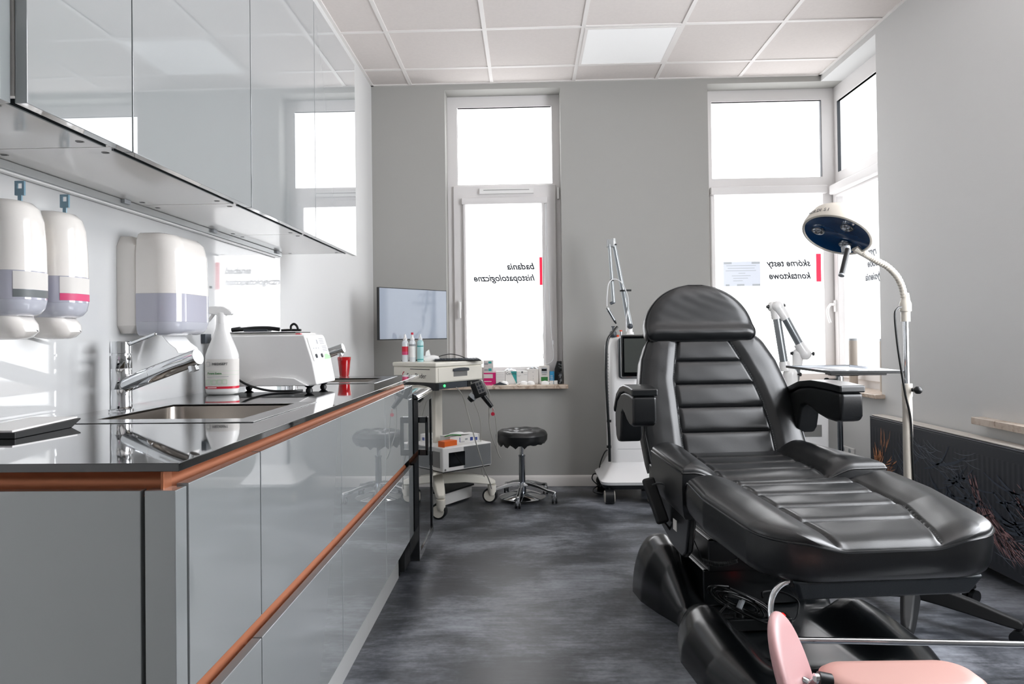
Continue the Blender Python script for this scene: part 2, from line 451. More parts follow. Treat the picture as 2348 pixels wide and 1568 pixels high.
s = B().m('pvc').cell([4.26, 4.34, 5.185, 5.245], [.765, .84, 2.09, 2.17], x0-.022, x0+.03, lambda i, j: not (i == 1 and j == 1), (1, 2, 0))
s.build('sash', w3, bevel=.006)
B().m('pane_side').box((2.330, 4.33, .80), (2.340, 5.20, 2.10)).build('lower_pane', w3)
B().m('pane_side').box((2.330, 4.33, 2.275), (2.340, 5.205, 2.80)).build('upper_pane', w3)
B().m('dark_grey').cell([4.33, 4.334, 5.200, 5.205], [2.27, 2.275, 2.80, 2.804], x0+.004, x0+.03, lambda i, j: not (i == 1 and j == 1), (1, 2, 0)).build('gasket', w3)
B().m('pvc').box((x0-.07, 4.31, 2.105), (x0-.02, 5.20, 2.175)).build('blind_cassette', w3, bevel=.012)
h = B().m('white_plastic').box((x0-.034, 5.205, 1.245), (x0-.022, 5.232, 1.33)); h.cyl((x0-.03, 5.218, 1.30), (x0-.065, 5.218, 1.30), .010)
h.tube([(x0-.062, 5.218, 1.30), (x0-.085, 5.21, 1.27), (x0-.090, 5.20, 1.22), (x0-.078, 5.19, 1.165)], .009, 10, 4)
h.build('window_handle', w3)
text('rymi', w3, 'lettering', (2.328, 4.700, 1.615), (0, 1, 0), (0, 0, 1), .07, 'letter_far', .32, .0021)
text('ystkie', w3, 'lettering', (2.328, 4.660, 1.535), (0, 1, 0), (0, 0, 1), .07, 'letter_far', .32, .0021)
text('u łysienia', w3, 'lettering', (2.328, 4.600, 1.445), (0, 1, 0), (0, 0, 1), .07, 'letter_far', .32, .0021)
# ---- window 4: nearer window in the right wall, only its sill reaches into the picture
w4 = win(4)
f = B().m('pvc').cell([.95, 1.03, 2.92, 3.0], [.655, .79, 2.13, 2.255, 2.83, 2.92], x0, x1, lambda i, j: not (i == 1 and j in (1, 3)), (1, 2, 0))
f.build('window_frame', w4, bevel=.004)
B().m('pane_near').box((2.330, 1.03, .79), (2.340, 2.92, 2.13)).build('lower_pane', w4)
B().m('pane_near').box((2.330, 1.03, 2.255), (2.340, 2.92, 2.83)).build('upper_pane', w4)
sl = B().m('marble').cell([XR-.055, XR, XR+.155], [.7, .951, 2.999, 3.375], .655, .688, lambda i, j: not (i == 1 and j != 1), (0, 1, 2))
sl.build('window_sill', w4, bevel=.003)

# baseboards
def skirting(name, a, b, nrm):
    pr = [(0, 0), (.014, 0), (.014, .058), (.010, .068), (.006, .075), (0, .078)]
    a, b, nrm = Vector(a), Vector(b), Vector(nrm)
    B().m('skirting').prism(pr, a, nrm, (0, 0, 1), (b-a).normalized(), (b-a).length).build(name, kind='structure')
skirting('baseboard_back', (XL, YB, 0), (XR, YB, 0), (0, -1, 0))
skirting('baseboard_right', (XR, YB, 0), (XR, YF, 0), (-1, 0, 0))
# glossy white panel behind the counter
B().m('splash').box((XL, YF, .9166), (XL+.005, 3.146, 1.50)).build('trim_1', kind='structure')
# ================================================================ COUNTER RUN (left)
WT = .9166
# worktop with two sink cut-outs
SX0, SX1 = -1.005, -.640
S1Y = (1.56, 1.935); S2Y = (2.80, 3.10)
wt = B().m('worktop').cell([-1.1249, SX0, SX1, -.5194], [1.02, S1Y[0], S1Y[1], S2Y[0], S2Y[1], 3.327], WT-.013, WT,
    lambda i, j: not (i == 1 and j in (1, 3)), (0, 1, 2))
tag(wt.build('worktop', bevel=.0012), 'long glossy black worktop with two inset steel sinks', 'worktop')

# base units; ends of each unit along Y
def handle_channel(t, y0, y1):
    # concave copper grooves: under the worktop, and between the two rows of fronts
    n = 8
    for k, (zt, zb, x0) in enumerate(((WT-.0135, WT-.0565, -.552), (.575, .500, -.5570))):
        pr = [(x0, zt)]+[(x0-.016*math.sin(PI*i/n), zt-(zt-zb)*i/n) for i in range(1, n)]+[(x0, zb), (-.588, zb), (-.588, zt)]
        B().m('copper').prism(pr, (0, y0, 0), (1, 0, 0), (0, 0, 1), (0, 1, 0), y1-y0).build('grip_channel', t)
units = [(1.0675, 1.3585, 'narrow grey gloss base cabinet beside the end panel'),
         (1.3605, 1.953, 'grey gloss base cabinet in front of the near tap, second of the run'),
         (1.955, 2.5585, 'grey gloss base cabinet below the white desktop machine'),
         (2.5605, 3.1735, 'grey gloss base cabinet next to the glass-door fridge')]
for k, (a, b_, lab) in enumerate(units):
    t = thing('base_cabinet', lab, 'cabinet', (-.8, (a+b_)/2, 0), 0, 'grey gloss base cabinets under the worktop')
    bd = B().m('lacquer_light').box((-1.12, a, .20), (-.592, a+.016, .85)); bd.box((-1.12, b_-.016, .20), (-.592, b_, .85)); bd.box((-1.12, a, .20), (-.592, b_, .216)); bd.box((-1.12, a, .20), (-1.11, b_, .85))
    bd.m('black_gap').box((-.592, a, .225), (-.589, b_, .50)); bd.box((-.592, a, .58), (-.589, b_, .85))
    bd.build('body', t)
    B().m('lacquer').box((-.548, a, .5565), (-.528, b_-.002, .877)).build('upper_front', t, bevel=.0015)
    B().m('lacquer').box((-.548, a, .2), (-.528, b_-.002, .5125)).build('lower_front', t, bevel=.0015)
    handle_channel(t, a-.001, b_+.001)
    B().m('lacquer_light').box((-.613, a, .0), (-.600, b_+.001, .2)).build('plinth', t)
# end: gable panel, filler post, copper strip across the end
t = thing('cabinet_end_panel', 'wide grey gloss end panel with slim corner post closing the counter run', 'cabinet', (-.8, 1.04, 0))
B().m('lacquer').box((-1.125, 1.030, 0), (-.5835, 1.048, .8735)).build('panel', t, bevel=.0012)
B().m('lacquer').box((-.5775, 1.030, 0), (-.530, 1.0645, .8735)).build('corner_post', t, bevel=.0012)
B().m('black_gap').box((-.5834, 1.042, 0), (-.5776, 1.0620, .87)).build('shadow_gap', t)
n = 8; cb = B().m('copper')
pr = [(1.040, WT-.0135)]+[(1.040+.016*math.sin(PI*i/n), WT-.0135-.040*i/n) for i in range(1, n)]+[(1.040, WT-.0535), (1.0655, WT-.0535), (1.0655, WT-.0135)]
cb.prism(pr, (-1.125, 0, 0), (0, 1, 0), (0, 0, 1), (1, 0, 0), .566)
n = 8
cb.build('copper_strip', t)
B().m('copper').box((-.5585, 1.0400, .8635), (-.5535, 1.0660, WT-.0137)).build('copper_corner', t, bevel=.0015)

# fridge with dark glass door
FX, F0, F1, FZ = -.505, 3.190, 3.665, .845
t = thing('fridge', 'small black under-counter fridge with dark glass door and bar handle', 'fridge', (-.8, 3.5, 0))
B().m('black_plastic').box((-1.115, F0, .02), (-.575, F1, FZ-.03)).build('body', t, bevel=.004)
tp = B().m('black_gloss')
tp.cell([-1.115, -.60], [F0, F1], FZ-.03, FZ, lambda i, j: True, (0, 1, 2))
pts = [(-.60, 0), (-.60, -.03)]+[(-.60+.096*math.cos(a), -.03+.03*math.sin(a)) for a in [PI*k/16 for k in range(0, 9)]]
tp.prism([(x, z) for x, z in pts[1:]]+[(-.60, 0)][:0], (0, F0, FZ), (1, 0, 0), (0, 0, 1), (0, 1, 0), F1-F0)
tp.build('top', t)
dr = B().m('black_gloss').cell([F0, F0+.045, F1-.035, F1], [.07, .105, .775, FZ-.035], FX-.045, FX, lambda i, j: not (i == 1 and j == 1), (1, 2, 0))
dr = dr.build('door', t, bevel=.003)
B().m('glass_smoke').box((FX-.03, F0+.044, .104), (FX-.006, F1-.034, .776)).build('glass', dr, w=True)
hh = B().m('black_satin')
for z in (.55, .70): hh.box((FX, F0+.02, z), (FX+.040, F0+.045, z+.028))
hh.box((FX+.028, F0+.02, .55), (FX+.042, F0+.045, .728)).build('door_handle', dr, bevel=.003)
B().m('black_matte').box((-1.10, F0+.01, 0), (-.60, F1-.01, .02)).build('foot', t)

# ---------------- wall cabinets
UZ0, UZ1, UX = 1.474, 2.356, -.780
wc = [(.30, 1.060, 'wall cabinet at the near end with its front set back, cut by the picture edge'),
      (1.064, 1.3580, 'narrow grey gloss wall cabinet, first full front from the left'),
      (1.3600, 1.9560, 'grey gloss wall cabinet above the near tap with widest front in view'),
      (1.9590, 2.5600, 'grey gloss wall cabinet above the paper towel dispenser side, third full front'),
      (2.5630, 3.1760, 'grey gloss wall cabinet at the far end, last of the row')]
for k, (a, b_, lab) in enumerate(wc):
    t = thing('wall_cabinet', lab, 'cabinet', (-.95, (a+b_)/2, UZ0), 0, 'grey gloss wall cabinets over the counter')
    off = -.022 if k == 0 else 0
    B().m('lacquer').box((UX-.020+off, a, UZ0-.002*(k == 0)), (UX+off, b_-.0018, UZ1)).build('door', t, bevel=.0012)
    bd = B().m('under').box((-1.128, a, UZ0+.012), (UX-.050, b_-.001, UZ1)); bd.build('body', t)
    gr = B().m('groove').box((UX-.052, a+.012, UZ0+.008), (UX-.0475, b_-.012, UZ0+.040)); gr.m('groove').box((UX-.0445, a+.012, UZ0+.028), (UX-.021+off, b_-.012, UZ0+.034)); 
    gr.m('under').box((UX-.050, a, UZ0+.012), (UX-.021+off, a+.012, UZ1)); gr.box((UX-.050, b_-.013, UZ0+.012), (UX-.021+off, b_-.001, UZ1))
    gr.build('grip_profile', t)
    for (yy, xx) in ((a+.04, -.862), (b_-.04, -.862), (a+.04, -1.075), (b_-.04, -1.075)):
        sc = B().m('mid_grey').cyl((xx, yy, UZ0+.0115), (xx, yy, UZ0+.0125), .008, n=14); sc.m('black_gap').box((xx-.006, yy-.001, UZ0+.0110), (xx+.006, yy+.001, UZ0+.0118))
        sc.build('fixing_screw', t)
# light rail along the wall under the wall cabinets
t = thing('light_rail', 'slim white light strip rail running under the wall cabinets along the wall', 'light rail', (-1.11, 1.8, 1.46))
B().m('alu').box((-1.124, .3, 1.466), (-1.100, 3.10, 1.4855)).build('rail', t, bevel=.002)
B().m('white_plastic').box((-1.120, .3, 1.4605), (-1.105, 3.10, 1.466)).build('diffuser', t, bevel=.002)
for y in (1.86, 2.40, 3.02):
    B().m('grey_light').box((-1.104, y, 1.474), (-1.092, y+.03, 1.4855)).build('cable_clip', t, bevel=.001)

# ---------------- sinks
def sink(name, x0, x1, y0, y1, lab, rx0, rx1, ry0, ry1, depth):
    t = thing(name, lab, 'sink', ((x0+x1)/2, (y0+y1)/2, WT), 0, 'inset steel sinks in the worktop')
    z = WT+.0018
    B().m('steel_rim').cell([rx0, x0+.012, x1-.012, rx1], [ry0, y0+.012, y1-.012, ry1], WT+.0002, z, lambda i, j: not (i == 1 and j == 1), (0, 1, 2)).build('rim', t, bevel=.0008)
    def rr(ins, zz, r=.05, n=6):
        a, b_, c, d = x0+.012+ins, x1-.012-ins, y0+.012+ins, y1-.012-ins; out = []
        for (cx, cy, a0) in ((b_-r, d-r, 0), (a+r, d-r, PI/2), (a+r, c+r, PI), (b_-r, c+r, 1.5*PI)):
            for i in range(n+1): out.append((cx+r*math.cos(a0+PI/2*i/n), cy+r*math.sin(a0+PI/2*i/n), zz))
        return out
    b = B().m('steel')
    ins = .0
    rings = [rr(-.011, z-.0012, .012), rr(0, WT-.004, .03), rr(.004, WT-depth+.03), rr(.012, WT-depth+.008), rr(.035, WT-depth)]
    b.ring(rings, False); k = len(rings[0]); b.add(rings[-1], [tuple(range(k))])
    b.build('bowl', t, ang=50)
    cx, cy = (x0+x1)/2, (y0+y1)/2
    B().m('chrome').lathe([(.001, 0), (.038, 0), (.038, .003), (.030, .004), (.028, .001), (.001, .001)], (cx, cy, WT-depth+.0005), 24).build('drain', t)
    ov = B().m('chrome').cyl((x0+.0165, cy-.05, WT-.045), (x0+.022, cy-.05, WT-.045), .006)
    ov.m('black_gap')
    for q in (-.035, -.025, .025, .035): ov.box((x0+.0160, cy-.05+q-.003, WT-.055), (x0+.0185, cy-.05+q+.003, WT-.035))
    ov.build('overflow', t)
sink('sink', SX0, SX1, S1Y[0], S1Y[1], 'near square steel sink under the large chrome tap', -1.030, -.600, 1.505, 1.965, .17)
sink('sink', SX0, SX1, S2Y[0], S2Y[1], 'far steel sink at the end of the worktop, behind the white machine', -1.020, -.605, 2.735, 3.225, .15)

# ---------------- taps
def tap(x, y, lab, ang, near):
    t = thing('tap', lab, 'tap', (x, y, WT+.0018), ang, 'chrome lever taps')
    z0 = 0
    b = B().m('chrome').lathe([(.0295, 0), (.0295, .004), (.0265, .006), (.0265, .055), (.0258, .056), (.0265, .057), (.0265, .108), (.0258, .109), (.0265, .110), (.0265, .142), (.0225, .1425), (.0225, .147), (.0265, .148), (.0265, .177), (.025, .179), (0, .179)], (0, 0, 0), 40)
    b.build('body', t, w=False)
    s0, s1 = Vector((.012, 0, .066)), Vector((.232, 0, .138))
    d = (s1-s0).normalized()
    s = B().m('chrome').lathe([(.0001, 0), (.0195, .001), (.0205, .004), (.0205, .09), (.0198, .0905), (.0198, .0915), (.0205, .092), (.0205, .228), (.0195, .2305), (.0001, .2305)], s0, 32, d)
    s.m('chrome').cyl(s0+d*.212+Vector((0, 0, -.014)), s0+d*.212+Vector((.006, 0, -.030)), .0125, n=20)
    s.build('spout', t, w=False)
    l = B().m('chrome').cyl((.018, 0, .168), (.105, .0, .196), .0042, n=14); l.sph((.105, 0, .196), .0046, 10, 6)
    l.build('lever', t, w=False)
    return t
tap(-1.052, 1.770, 'large chrome lever tap in front of the paper towel dispenser', math.radians(-12), 1)
tap(-1.012, 2.95, 'far chrome lever tap whose spout shows behind the white machine', math.radians(-3), 0)
# ================================================================ THINGS ON AND ABOVE THE COUNTER
def dshape(x0, x1, y0, y1, z, r=.04, n=8, back=.004):
    "plan outline: flat at the wall (x0), rounded at the front (x1)"
    out = [(x0, y0, z), ]
    for i in range(n+1): a = -PI/2+PI/2*i/n; out.append((x1-r+r*math.cos(a), y0+r+r*math.sin(a), z))
    for i in range(n+1): a = PI/2*i/n; out.append((x1-r+r*math.cos(a), y1-r+r*math.sin(a), z))
    out.append((x0, y1, z)); return out
def soap(yc, lab, stripe):
    t = thing('soap_dispenser', lab, 'soap dispenser', (-1.07, yc, 1.11), 0, 'white soap dispensers on the wall')
    x0, x1 = -1.1245, -1.008; a, b_ = yc-.056, yc+.056
    R = lambda z, i, r=.045: dshape(x0, x1-i, a+i*.6, b_-i*.6, z, r)
    B().m('cream').ring([R(1.244, .0), R(1.30, .001), R(1.35, .004), R(1.375, .010), R(1.388, .022, .04), R(1.392, .04, .03)]).build('cover', t, ang=40)
    lo = B().m('lilac').ring([R(1.1855, .0), R(1.2438, .0)])
    lo.m('lilac_low').ring([R(1.152, .022, .035), R(1.157, .010), R(1.168, .003), R(1.1853, .0)])
    lo.build('window_panel', t, ang=40)
    lb = B().m('card').ring([[(x, y, z) for x, y, z in dshape(x1-.06, x1+.0005, a-.0004, b_+.0004, zz, .045)[4:-4]] for zz in (1.206, 1.242)], False)
    lb.m(stripe).ring([[(x, y, z) for x, y, z in dshape(x1-.06, x1+.0007, a-.0004, b_+.0004, zz, .045)[4:-4]] for zz in (1.190, 1.2055)], False)
    lb.build('refill_label', t)
    nz = B().m('cream').ring([dshape(x0, x1-.03, a+.012, b_-.012, 1.153, .03), dshape(x0, x1-.012, a+.014, b_-.014, 1.135, .04), dshape(x0+.01, x1-.010, a+.018, b_-.018, 1.120, .035), dshape(x0+.03, x1-.022, a+.026, b_-.026, 1.108, .028), dshape(x0+.05, x1-.04, a+.036, b_-.036, 1.104, .012)])
    nz.m('dark_grey').cyl((x1-.022, yc+.006, 1.117), (x1-.012, yc+.010, 1.124), .004)
    nz.build('spout', t, ang=50)
    ky = B().m('keyblue'); ky.box((-1.052, yc-.002, 1.390), (-1.044, yc+.002, 1.404))
    ky.cell([-1.058, -1.0535, -1.0425, -1.038], [1.403, 1.417, 1.428, 1.433], yc-.0025, yc+.0025, lambda i, j: not (i == 1 and j == 1), (0, 2, 1))
    ky.build('key', t)
soap(1.408, 'nearer white soap dispenser with blue-grey refill label, cut by the picture edge', 'slate')
soap(1.548, 'farther white soap dispenser with pink refill label', 'pink_label')

t = thing('paper_towel_dispenser', 'wide white paper towel dispenser with smoky window and towel hanging out', 'towel dispenser', (-1.05, 1.98, 1.10))
x0, x1, a, b_ = -1.1245, -.955, 1.872, 2.104
R = lambda z, i, xa=x0, xb=x1, r=.055, e=0: dshape(xa, xb-i, a+i*.5+e, b_-i*.5-e, z, r)
bk = B().m('cream').ring([R(1.118, .02, x0, -1.075, .006, .012), R(1.140, .0, x0, -1.0705, .006, .003), R(1.36, .0, x0, -1.0705, .006, .003), R(1.388, .02, x0, -1.075, .006, .012)])
bk.build('back_plate', t, bevel=.004)
cv = B().m('cream').ring([R(1.228, 0, -1.070), R(1.34, .003, -1.070), R(1.375, .010, -1.070), R(1.392, .026, -1.070, x1, .05), R(1.398, .05, -1.070, x1, .03)])
cv.build('cover', t, ang=40)
wn = B().m('lilac').ring([R(1.150, .0, -1.070), R(1.2277, 0, -1.070)])
wn.m('lilac_low').ring([R(1.112, .03, -1.070), R(1.118, .014, -1.070), R(1.130, .004, -1.070), R(1.1498, 0, -1.070)])
wn.build('window_panel', t, ang=40)
pp = B().m('paper'); pts = [(-1.03, 1.112), (-1.012, 1.09), (-.992, 1.075), (-.985, 1.062)]
pp.ring([[(x, a+.06, z), (x, b_-.045, z), (x+.002, b_-.045, z), (x+.002, a+.06, z)] for x, z in pts]).build('paper_towel', t)
B().m('grey_light').box((x1-.012, b_-.012, 1.255), (x1-.004, b_-.0055, 1.262)).build('lock', t)

# spray bottle
t = thing('spray_bottle', 'white trigger spray bottle with red band standing beside the near sink', 'bottle', (-1.010, 2.275, WT), math.radians(8))
def ell(rx, ry, z, n=36, p=2.6):
    o = []
    for i in range(n):
        a = 2*PI*i/n; c, s = math.cos(a), math.sin(a)
        o.append((rx*math.copysign(abs(c)**(2/p), c), ry*math.copysign(abs(s)**(2/p), s), z))
    return o
b = B().m('white_plastic').ring([ell(.040, .026, 0), ell(.0495, .033, .004), ell(.0520, .036, .014), ell(.0520, .036, .125), ell(.0510, .035, .133), ell(.045, .032, .150), ell(.034, .028, .178), ell(.025, .024, .200), ell(.0195, .0195, .218), ell(.0175, .0175, .236)])
b.build('bottle', t, w=False, ang=50)
c = B().m('white_plastic').ring([ell(.0185, .0185, .233, p=2), ell(.0175, .0175, .255, p=2), ell(.016, .016, .268, p=2), ell(.016, .014, .272, p=2)])
c.prism([(-.062, .283), (-.060, .270), (-.030, .266), (-.012, .262), (.030, .262), (.036, .266), (.034, .272), (.020, .284), (.004, .291), (-.03, .292)], (0, -.013, 0), (1, 0, 0), (0, 0, 1), (0, 1, 0), .026)
c.build('spray_head', t, w=False, bevel=.003)
B().m('white_plastic').tube([(-.026, 0, .268), (-.034, 0, .255), (-.044, 0, .243), (-.056, 0, .236)], lambda q: .006-.002*q, 10, 5).build('trigger', t, w=False)
lb = B().m('card')
lb.ring([ell(.0524, .0364, .018), ell(.0524, .0364, .118)], False); lb.m('red_flat').ring([ell(.0526, .0366, .021), ell(.0526, .0366, .0285)], False)
lb.m('green_pale').ring([ell(.0526, .0366, .0785), ell(.0526, .0366, .079)], False); lb.ring([ell(.0526, .0366, .066), ell(.0526, .0366, .0665)], False)
lb.build('label', t, w=False, ang=80)
yl = -.0372
text('MEDISEPT', t, 'lettering', (-.022, yl, .098), (1, 0, 0), (0, 0, 1), .0115, 'ink', w=False)
text('Foam Extra', t, 'lettering', (-.036, yl, .0685), (1, 0, 0), (0, 0, 1), .0095, 'green', w=False, bold=.0001)
e = B().m('ink_grey').cell([-.040, -.039, -.0295, -.0285], [.094, .095, .108, .109], yl-.0003, yl, lambda i, j: not (i == 1 and j == 1), (0, 2, 1))
for k in range(4): e.m('green_pale').cell([-.040+.017*k, -.039+.017*k, -.027+.017*k, -.026+.017*k], [.036, .037, .050, .051], yl-.0003, yl, lambda i, j: not (i == 1 and j == 1), (0, 2, 1))
e.m('ink_grey').box((-.038, yl-.0003, .060), (.030, yl, .0612)); e.m('paper').box((-.036, yl-.0006, .024), (-.008, yl-.0003, .026))
e.build('symbols', t, w=False)

# white desktop machine
t = thing('desktop_machine', 'white desktop heating machine with slanted control panel and cable', 'medical device', (-.87, 2.48, WT))
z0 = WT+.018; z1 = 1.112; ya, yb = 2.372, 2.600
b = B().m('device_white')
b.prism([(-1.085, z0), (-.745, z0), (-.722, z0+.004), (-.738, 1.02), (-.765, z1-.004), (-.772, z1), (-1.085, z1)], (0, ya, 0), (1, 0, 0), (0, 0, 1), (0, 1, 0), yb-ya)
b.build('housing', t, bevel=.006, seg=3)
ft = B().m('device_white')
ft.prism([(-.99, z0+.001), (-.75, z0+.001), (-.80, z0+.028), (-.87, z0+.034), (-.94, z0+.028)], (0, ya-.012, 0), (1, 0, 0), (0, 0, 1), (0, 1, 0), .014)
ft.build('front_bulge', t, bevel=.003)
pdir = Vector((-.765+.738, 0, z1-.004-1.02)).normalized(); pn = Vector((pdir.z, 0, -pdir.x))
po = Vector((-.7380, ya+.012, 1.020))+pn*.0008-pdir*.002
pl = B().m('paper').prism([(0, 0), (yb-ya-.024, 0), (yb-ya-.024, .086), (0, .086)], po, (0, 1, 0), pdir, pn, .002)
pl.build('control_panel', t, bevel=.0006)
pk = B()
for q in (.035, .100): pk.m('ink').cyl(po+Vector((0, q, 0))+pdir*.018+pn*.001, po+Vector((0, q, 0))+pdir*.018+pn*.006, .0075, n=18)
pk.m('green_pale').prism([(.128, .004), (.202, .004), (.202, .016), (.165, .024), (.140, .022)], po+pn*.0021, (0, 1, 0), pdir, pn, .0004)
for k in range(4): pk.m('ink_grey').prism([(.135, .034+.006*k), (.19, .034+.006*k), (.19, .036+.006*k), (.135, .036+.006*k)], po+pn*.0021, (0, 1, 0), pdir, pn, .0004)
for k in range(4): pk.prism([(.125, .062+.006*k), (.175, .062+.006*k), (.175, .064+.006*k), (.125, .064+.006*k)], po+pn*.0021, (0, 1, 0), pdir, pn, .0004)
for k in range(3): pk.prism([(.03+.028*k, .045), (.04+.028*k, .045), (.04+.028*k, .048), (.03+.028*k, .048)], po+pn*.0021, (0, 1, 0), pdir, pn, .0004)
pk.m('ink_grey').prism([(.09, .062), (.10, .062), (.10, .078), (.09, .078)], po+pn*.0021, (0, 1, 0), pdir, pn, .0004)
pk.build('panel_controls', t)
fe = B().m('black_plastic')
for (x, y) in ((-.76, ya+.03), (-.76, yb-.03), (-1.04, ya+.03), (-1.04, yb-.03)): fe.lathe([(.012, 0), (.012, .004), (.008, .010), (.018, .0175), (.018, .018)], (x, y, WT), 16)
fe.build('foot', t)
B().m('cable').tube([(-1.00, 2.36, .965), (-.96, 2.345, .945), (-.91, 2.335, .930), (-.86, 2.33, .922), (-.80, 2.335, .921), (-.77, 2.36, .921)], .004, 8, 6).build('power_cable', t)
# things lying on the machine
t = thing('clipboard', 'stack of papers on a dark clipboard lying on top of the white machine', 'clipboard', (-.9, 2.45, z1))
B().m('card').box((-1.03, 2.385, z1+.0005), (-.785, 2.56, z1+.006)).build('papers', t)
B().m('black_plastic').box((-1.04, 2.38, z1+.0065), (-.80, 2.55, z1+.010)).build('board', t, bevel=.001)
B().m('red_flat').box((-.800, 2.383, z1+.0007), (-.783, 2.40, z1+.004)).build('red_tab', t)
t = thing('safety_goggles', 'black safety goggles with strap lying on the clipboard on the white machine', 'goggles', (-.9, 2.42, z1+.0105))
gz = z1+.0105
gg = B().m('black_plastic').tube([(-1.02, 2.40, gz+.008), (-.99, 2.395, gz+.010), (-.95, 2.392, gz+.013), (-.90, 2.392, gz+.013), (-.86, 2.395, gz+.008)], .007, 8, 4)
gg.cyl((-1.03, 2.40, gz+.008), (-1.00, 2.40, gz+.012), .008, n=12)
gg.build('frame', t)
B().m('dark_grey').box((-.985, 2.385, gz+.001), (-.90, 2.43, gz+.010)).build('lens', t, bevel=.003)
gg = B().m('black_plastic').tube([(-.80, 2.41, gz+.006), (-.805, 2.41, gz+.020), (-.815, 2.41, gz+.027), (-.825, 2.41, gz+.020), (-.825, 2.41, gz+.006)], .004, 8, 4)
gg.tube([(-.86, 2.41, gz+.005), (-.83, 2.42, gz+.006), (-.79, 2.41, gz+.005)], .004, 8, 3).build('strap', t)

t = thing('plastic_cup', 'red translucent plastic cup standing upside on the far sink edge', 'cup', (-.845, 3.06, WT+.002))
B().m('red').lathe([(.0001, 0), (.0215, 0), (.0225, .004), (.0300, .075), (.0310, .076), (.0318, .090), (.0305, .090), (.0290, .076), (.0205, .006), (.0001, .005)], (0, 0, 0), 28).build('cup_body', t, w=False)
t['label'] = 'red translucent plastic cup beside the far sink'
t.location = (-.868, 3.275, WT+.0005); WM[t.name] = Matrix.Translation(t.location)

# socket on the splash panel
t = thing('wall_switch', 'black wall switch on the splash panel behind the spray bottle', 'switch', (-1.12, 2.35, 1.10))
B().m('dark_grey').box((-1.1248, 2.365, 1.085), (-1.108, 2.41, 1.118)).build('switch_plate', t, bevel=.002)
# phone-like tablet and bag at the left edge
t = thing('label_printer_tray', 'thin black tray with white papers at the left end of the worktop', 'tray', (-1.05, 1.33, WT))
B().m('black_plastic').prism([(0, .0), (.165, .0), (.195, .014), (.195, .017), (-.0, .012)], (-1.075, 1.28, WT), (0, 1, 0), (0, 0, 1), (1, 0, 0), .11).build('tray_body', t, bevel=.002)
pr = B().m('paper').prism([(0, .0125), (.19, .0175), (.19, .0205), (0, .016)], (-1.07, 1.28, WT), (0, 1, 0), (0, 0, 1), (1, 0, 0), .10); pr.build('papers', t)
t['label'] = 'thin black tray with white papers lying at the left end of the worktop'; t.name = 'paper_tray'
t = thing('plastic_bag', 'pink and white plastic pouch standing at the left picture edge on the worktop', 'bag', (-.93, 1.13, WT))
b = B().m('bag_pink').ring([[(-.93+.030*math.cos(q*PI/8)*w+dx, 1.135+.018*math.sin(q*PI/8)*w2, WT+z) for q in range(16)] for (z, w, w2, dx) in ((0, 1, 1, 0), (.02, 1.15, 1.2, 0), (.06, .95, 1, 0), (.09, .85, .4, 0), (.105, 1.0, .06, .004))])
b.build('pouch', t, ang=50)
# ================================================================ FAR LEFT: CAMERA CART, MONITOR, STOOL
CR = math.atan2(.81, .59)
t = thing('medical_cart', 'white wheeled camera cart with drawer and lettering, at the end of the counter', 'medical cart', (-.555, 4.20, 0), CR)
B().m('nylon').box((-.006, -.006, .912), (.446, .376, .940)).build('top_plate', t, w=False, bevel=.008)
B().m('nylon').box((0, 0, .815), (.44, .37, .912)).build('cabinet', t, w=False, bevel=.006)
d = B().m('nylon').box((.020, -.004, .822), (.430, .002, .905)).build('drawer', t, w=False, bevel=.002)
B().m('dark_grey').prism([(.15, .880), (.29, .880), (.295, .888), (.29, .898), (.25, .902), (.19, .902), (.15, .898), (.145, .888)], (0, -.004, 0), (1, 0, 0), (0, 0, 1), (0, -1, 0), .012).build('drawer_handle', d, w=False, bevel=.003)
B().m('mid_grey').box((.155, -.0045, .848), (.285, -.004, .878)).build('handle_recess', d, w=False)
text('FotoFinder', t, 'lettering', (-.0005, .250, .843), (0, -1, 0), (0, 0, 1), .042, 'ink', w=False, sx=.90)
r_ = B().m('red_label'); n = 14
for i in range(n):
    a0, a1 = PI*.55+PI*.75*i/n, PI*.55+PI*.75*(i+1)/n
    q = lambda a, r: (-.0006, .268-(r*math.cos(a)), .862+r*math.sin(a))
    r_.add([q(a0, .015), q(a1, .015), q(a1, .021), q(a0, .021)], [(0, 1, 2, 3)])
r_.add([(-.0006, .262, .852), (-.0006, .252, .852), (-.0006, .252, .866)], [(0, 1, 2)])
r_.build('emblem', t, w=False)
B().m('black_gap').box((-.0008, .05, .896), (.0, .22, .900)).build('slot', t, w=False)
u = B().m('dark_grey').box((.03, .01, .775), (.37, .33, .8145)); u.m('black_plastic').box((.0, .0, .770), (.03, .33, .8145)); u.box((.30, .005, .775), (.42, .30, .8145))
u.build('under_tray', t, w=False, bevel=.003)
l_ = B().m('led').cyl((.085, .0105, .795), (.085, .006, .795), .008, n=14); l_.build('status_light', t, w=False)
B().m('nylon').box((.19, .19, .17), (.26, .26, .775)).build('column', t, w=False, bevel=.006)
B().m('nylon').box((.03, .06, .245), (.42, .36, .258)).build('shelf', t, w=False, bevel=.003)
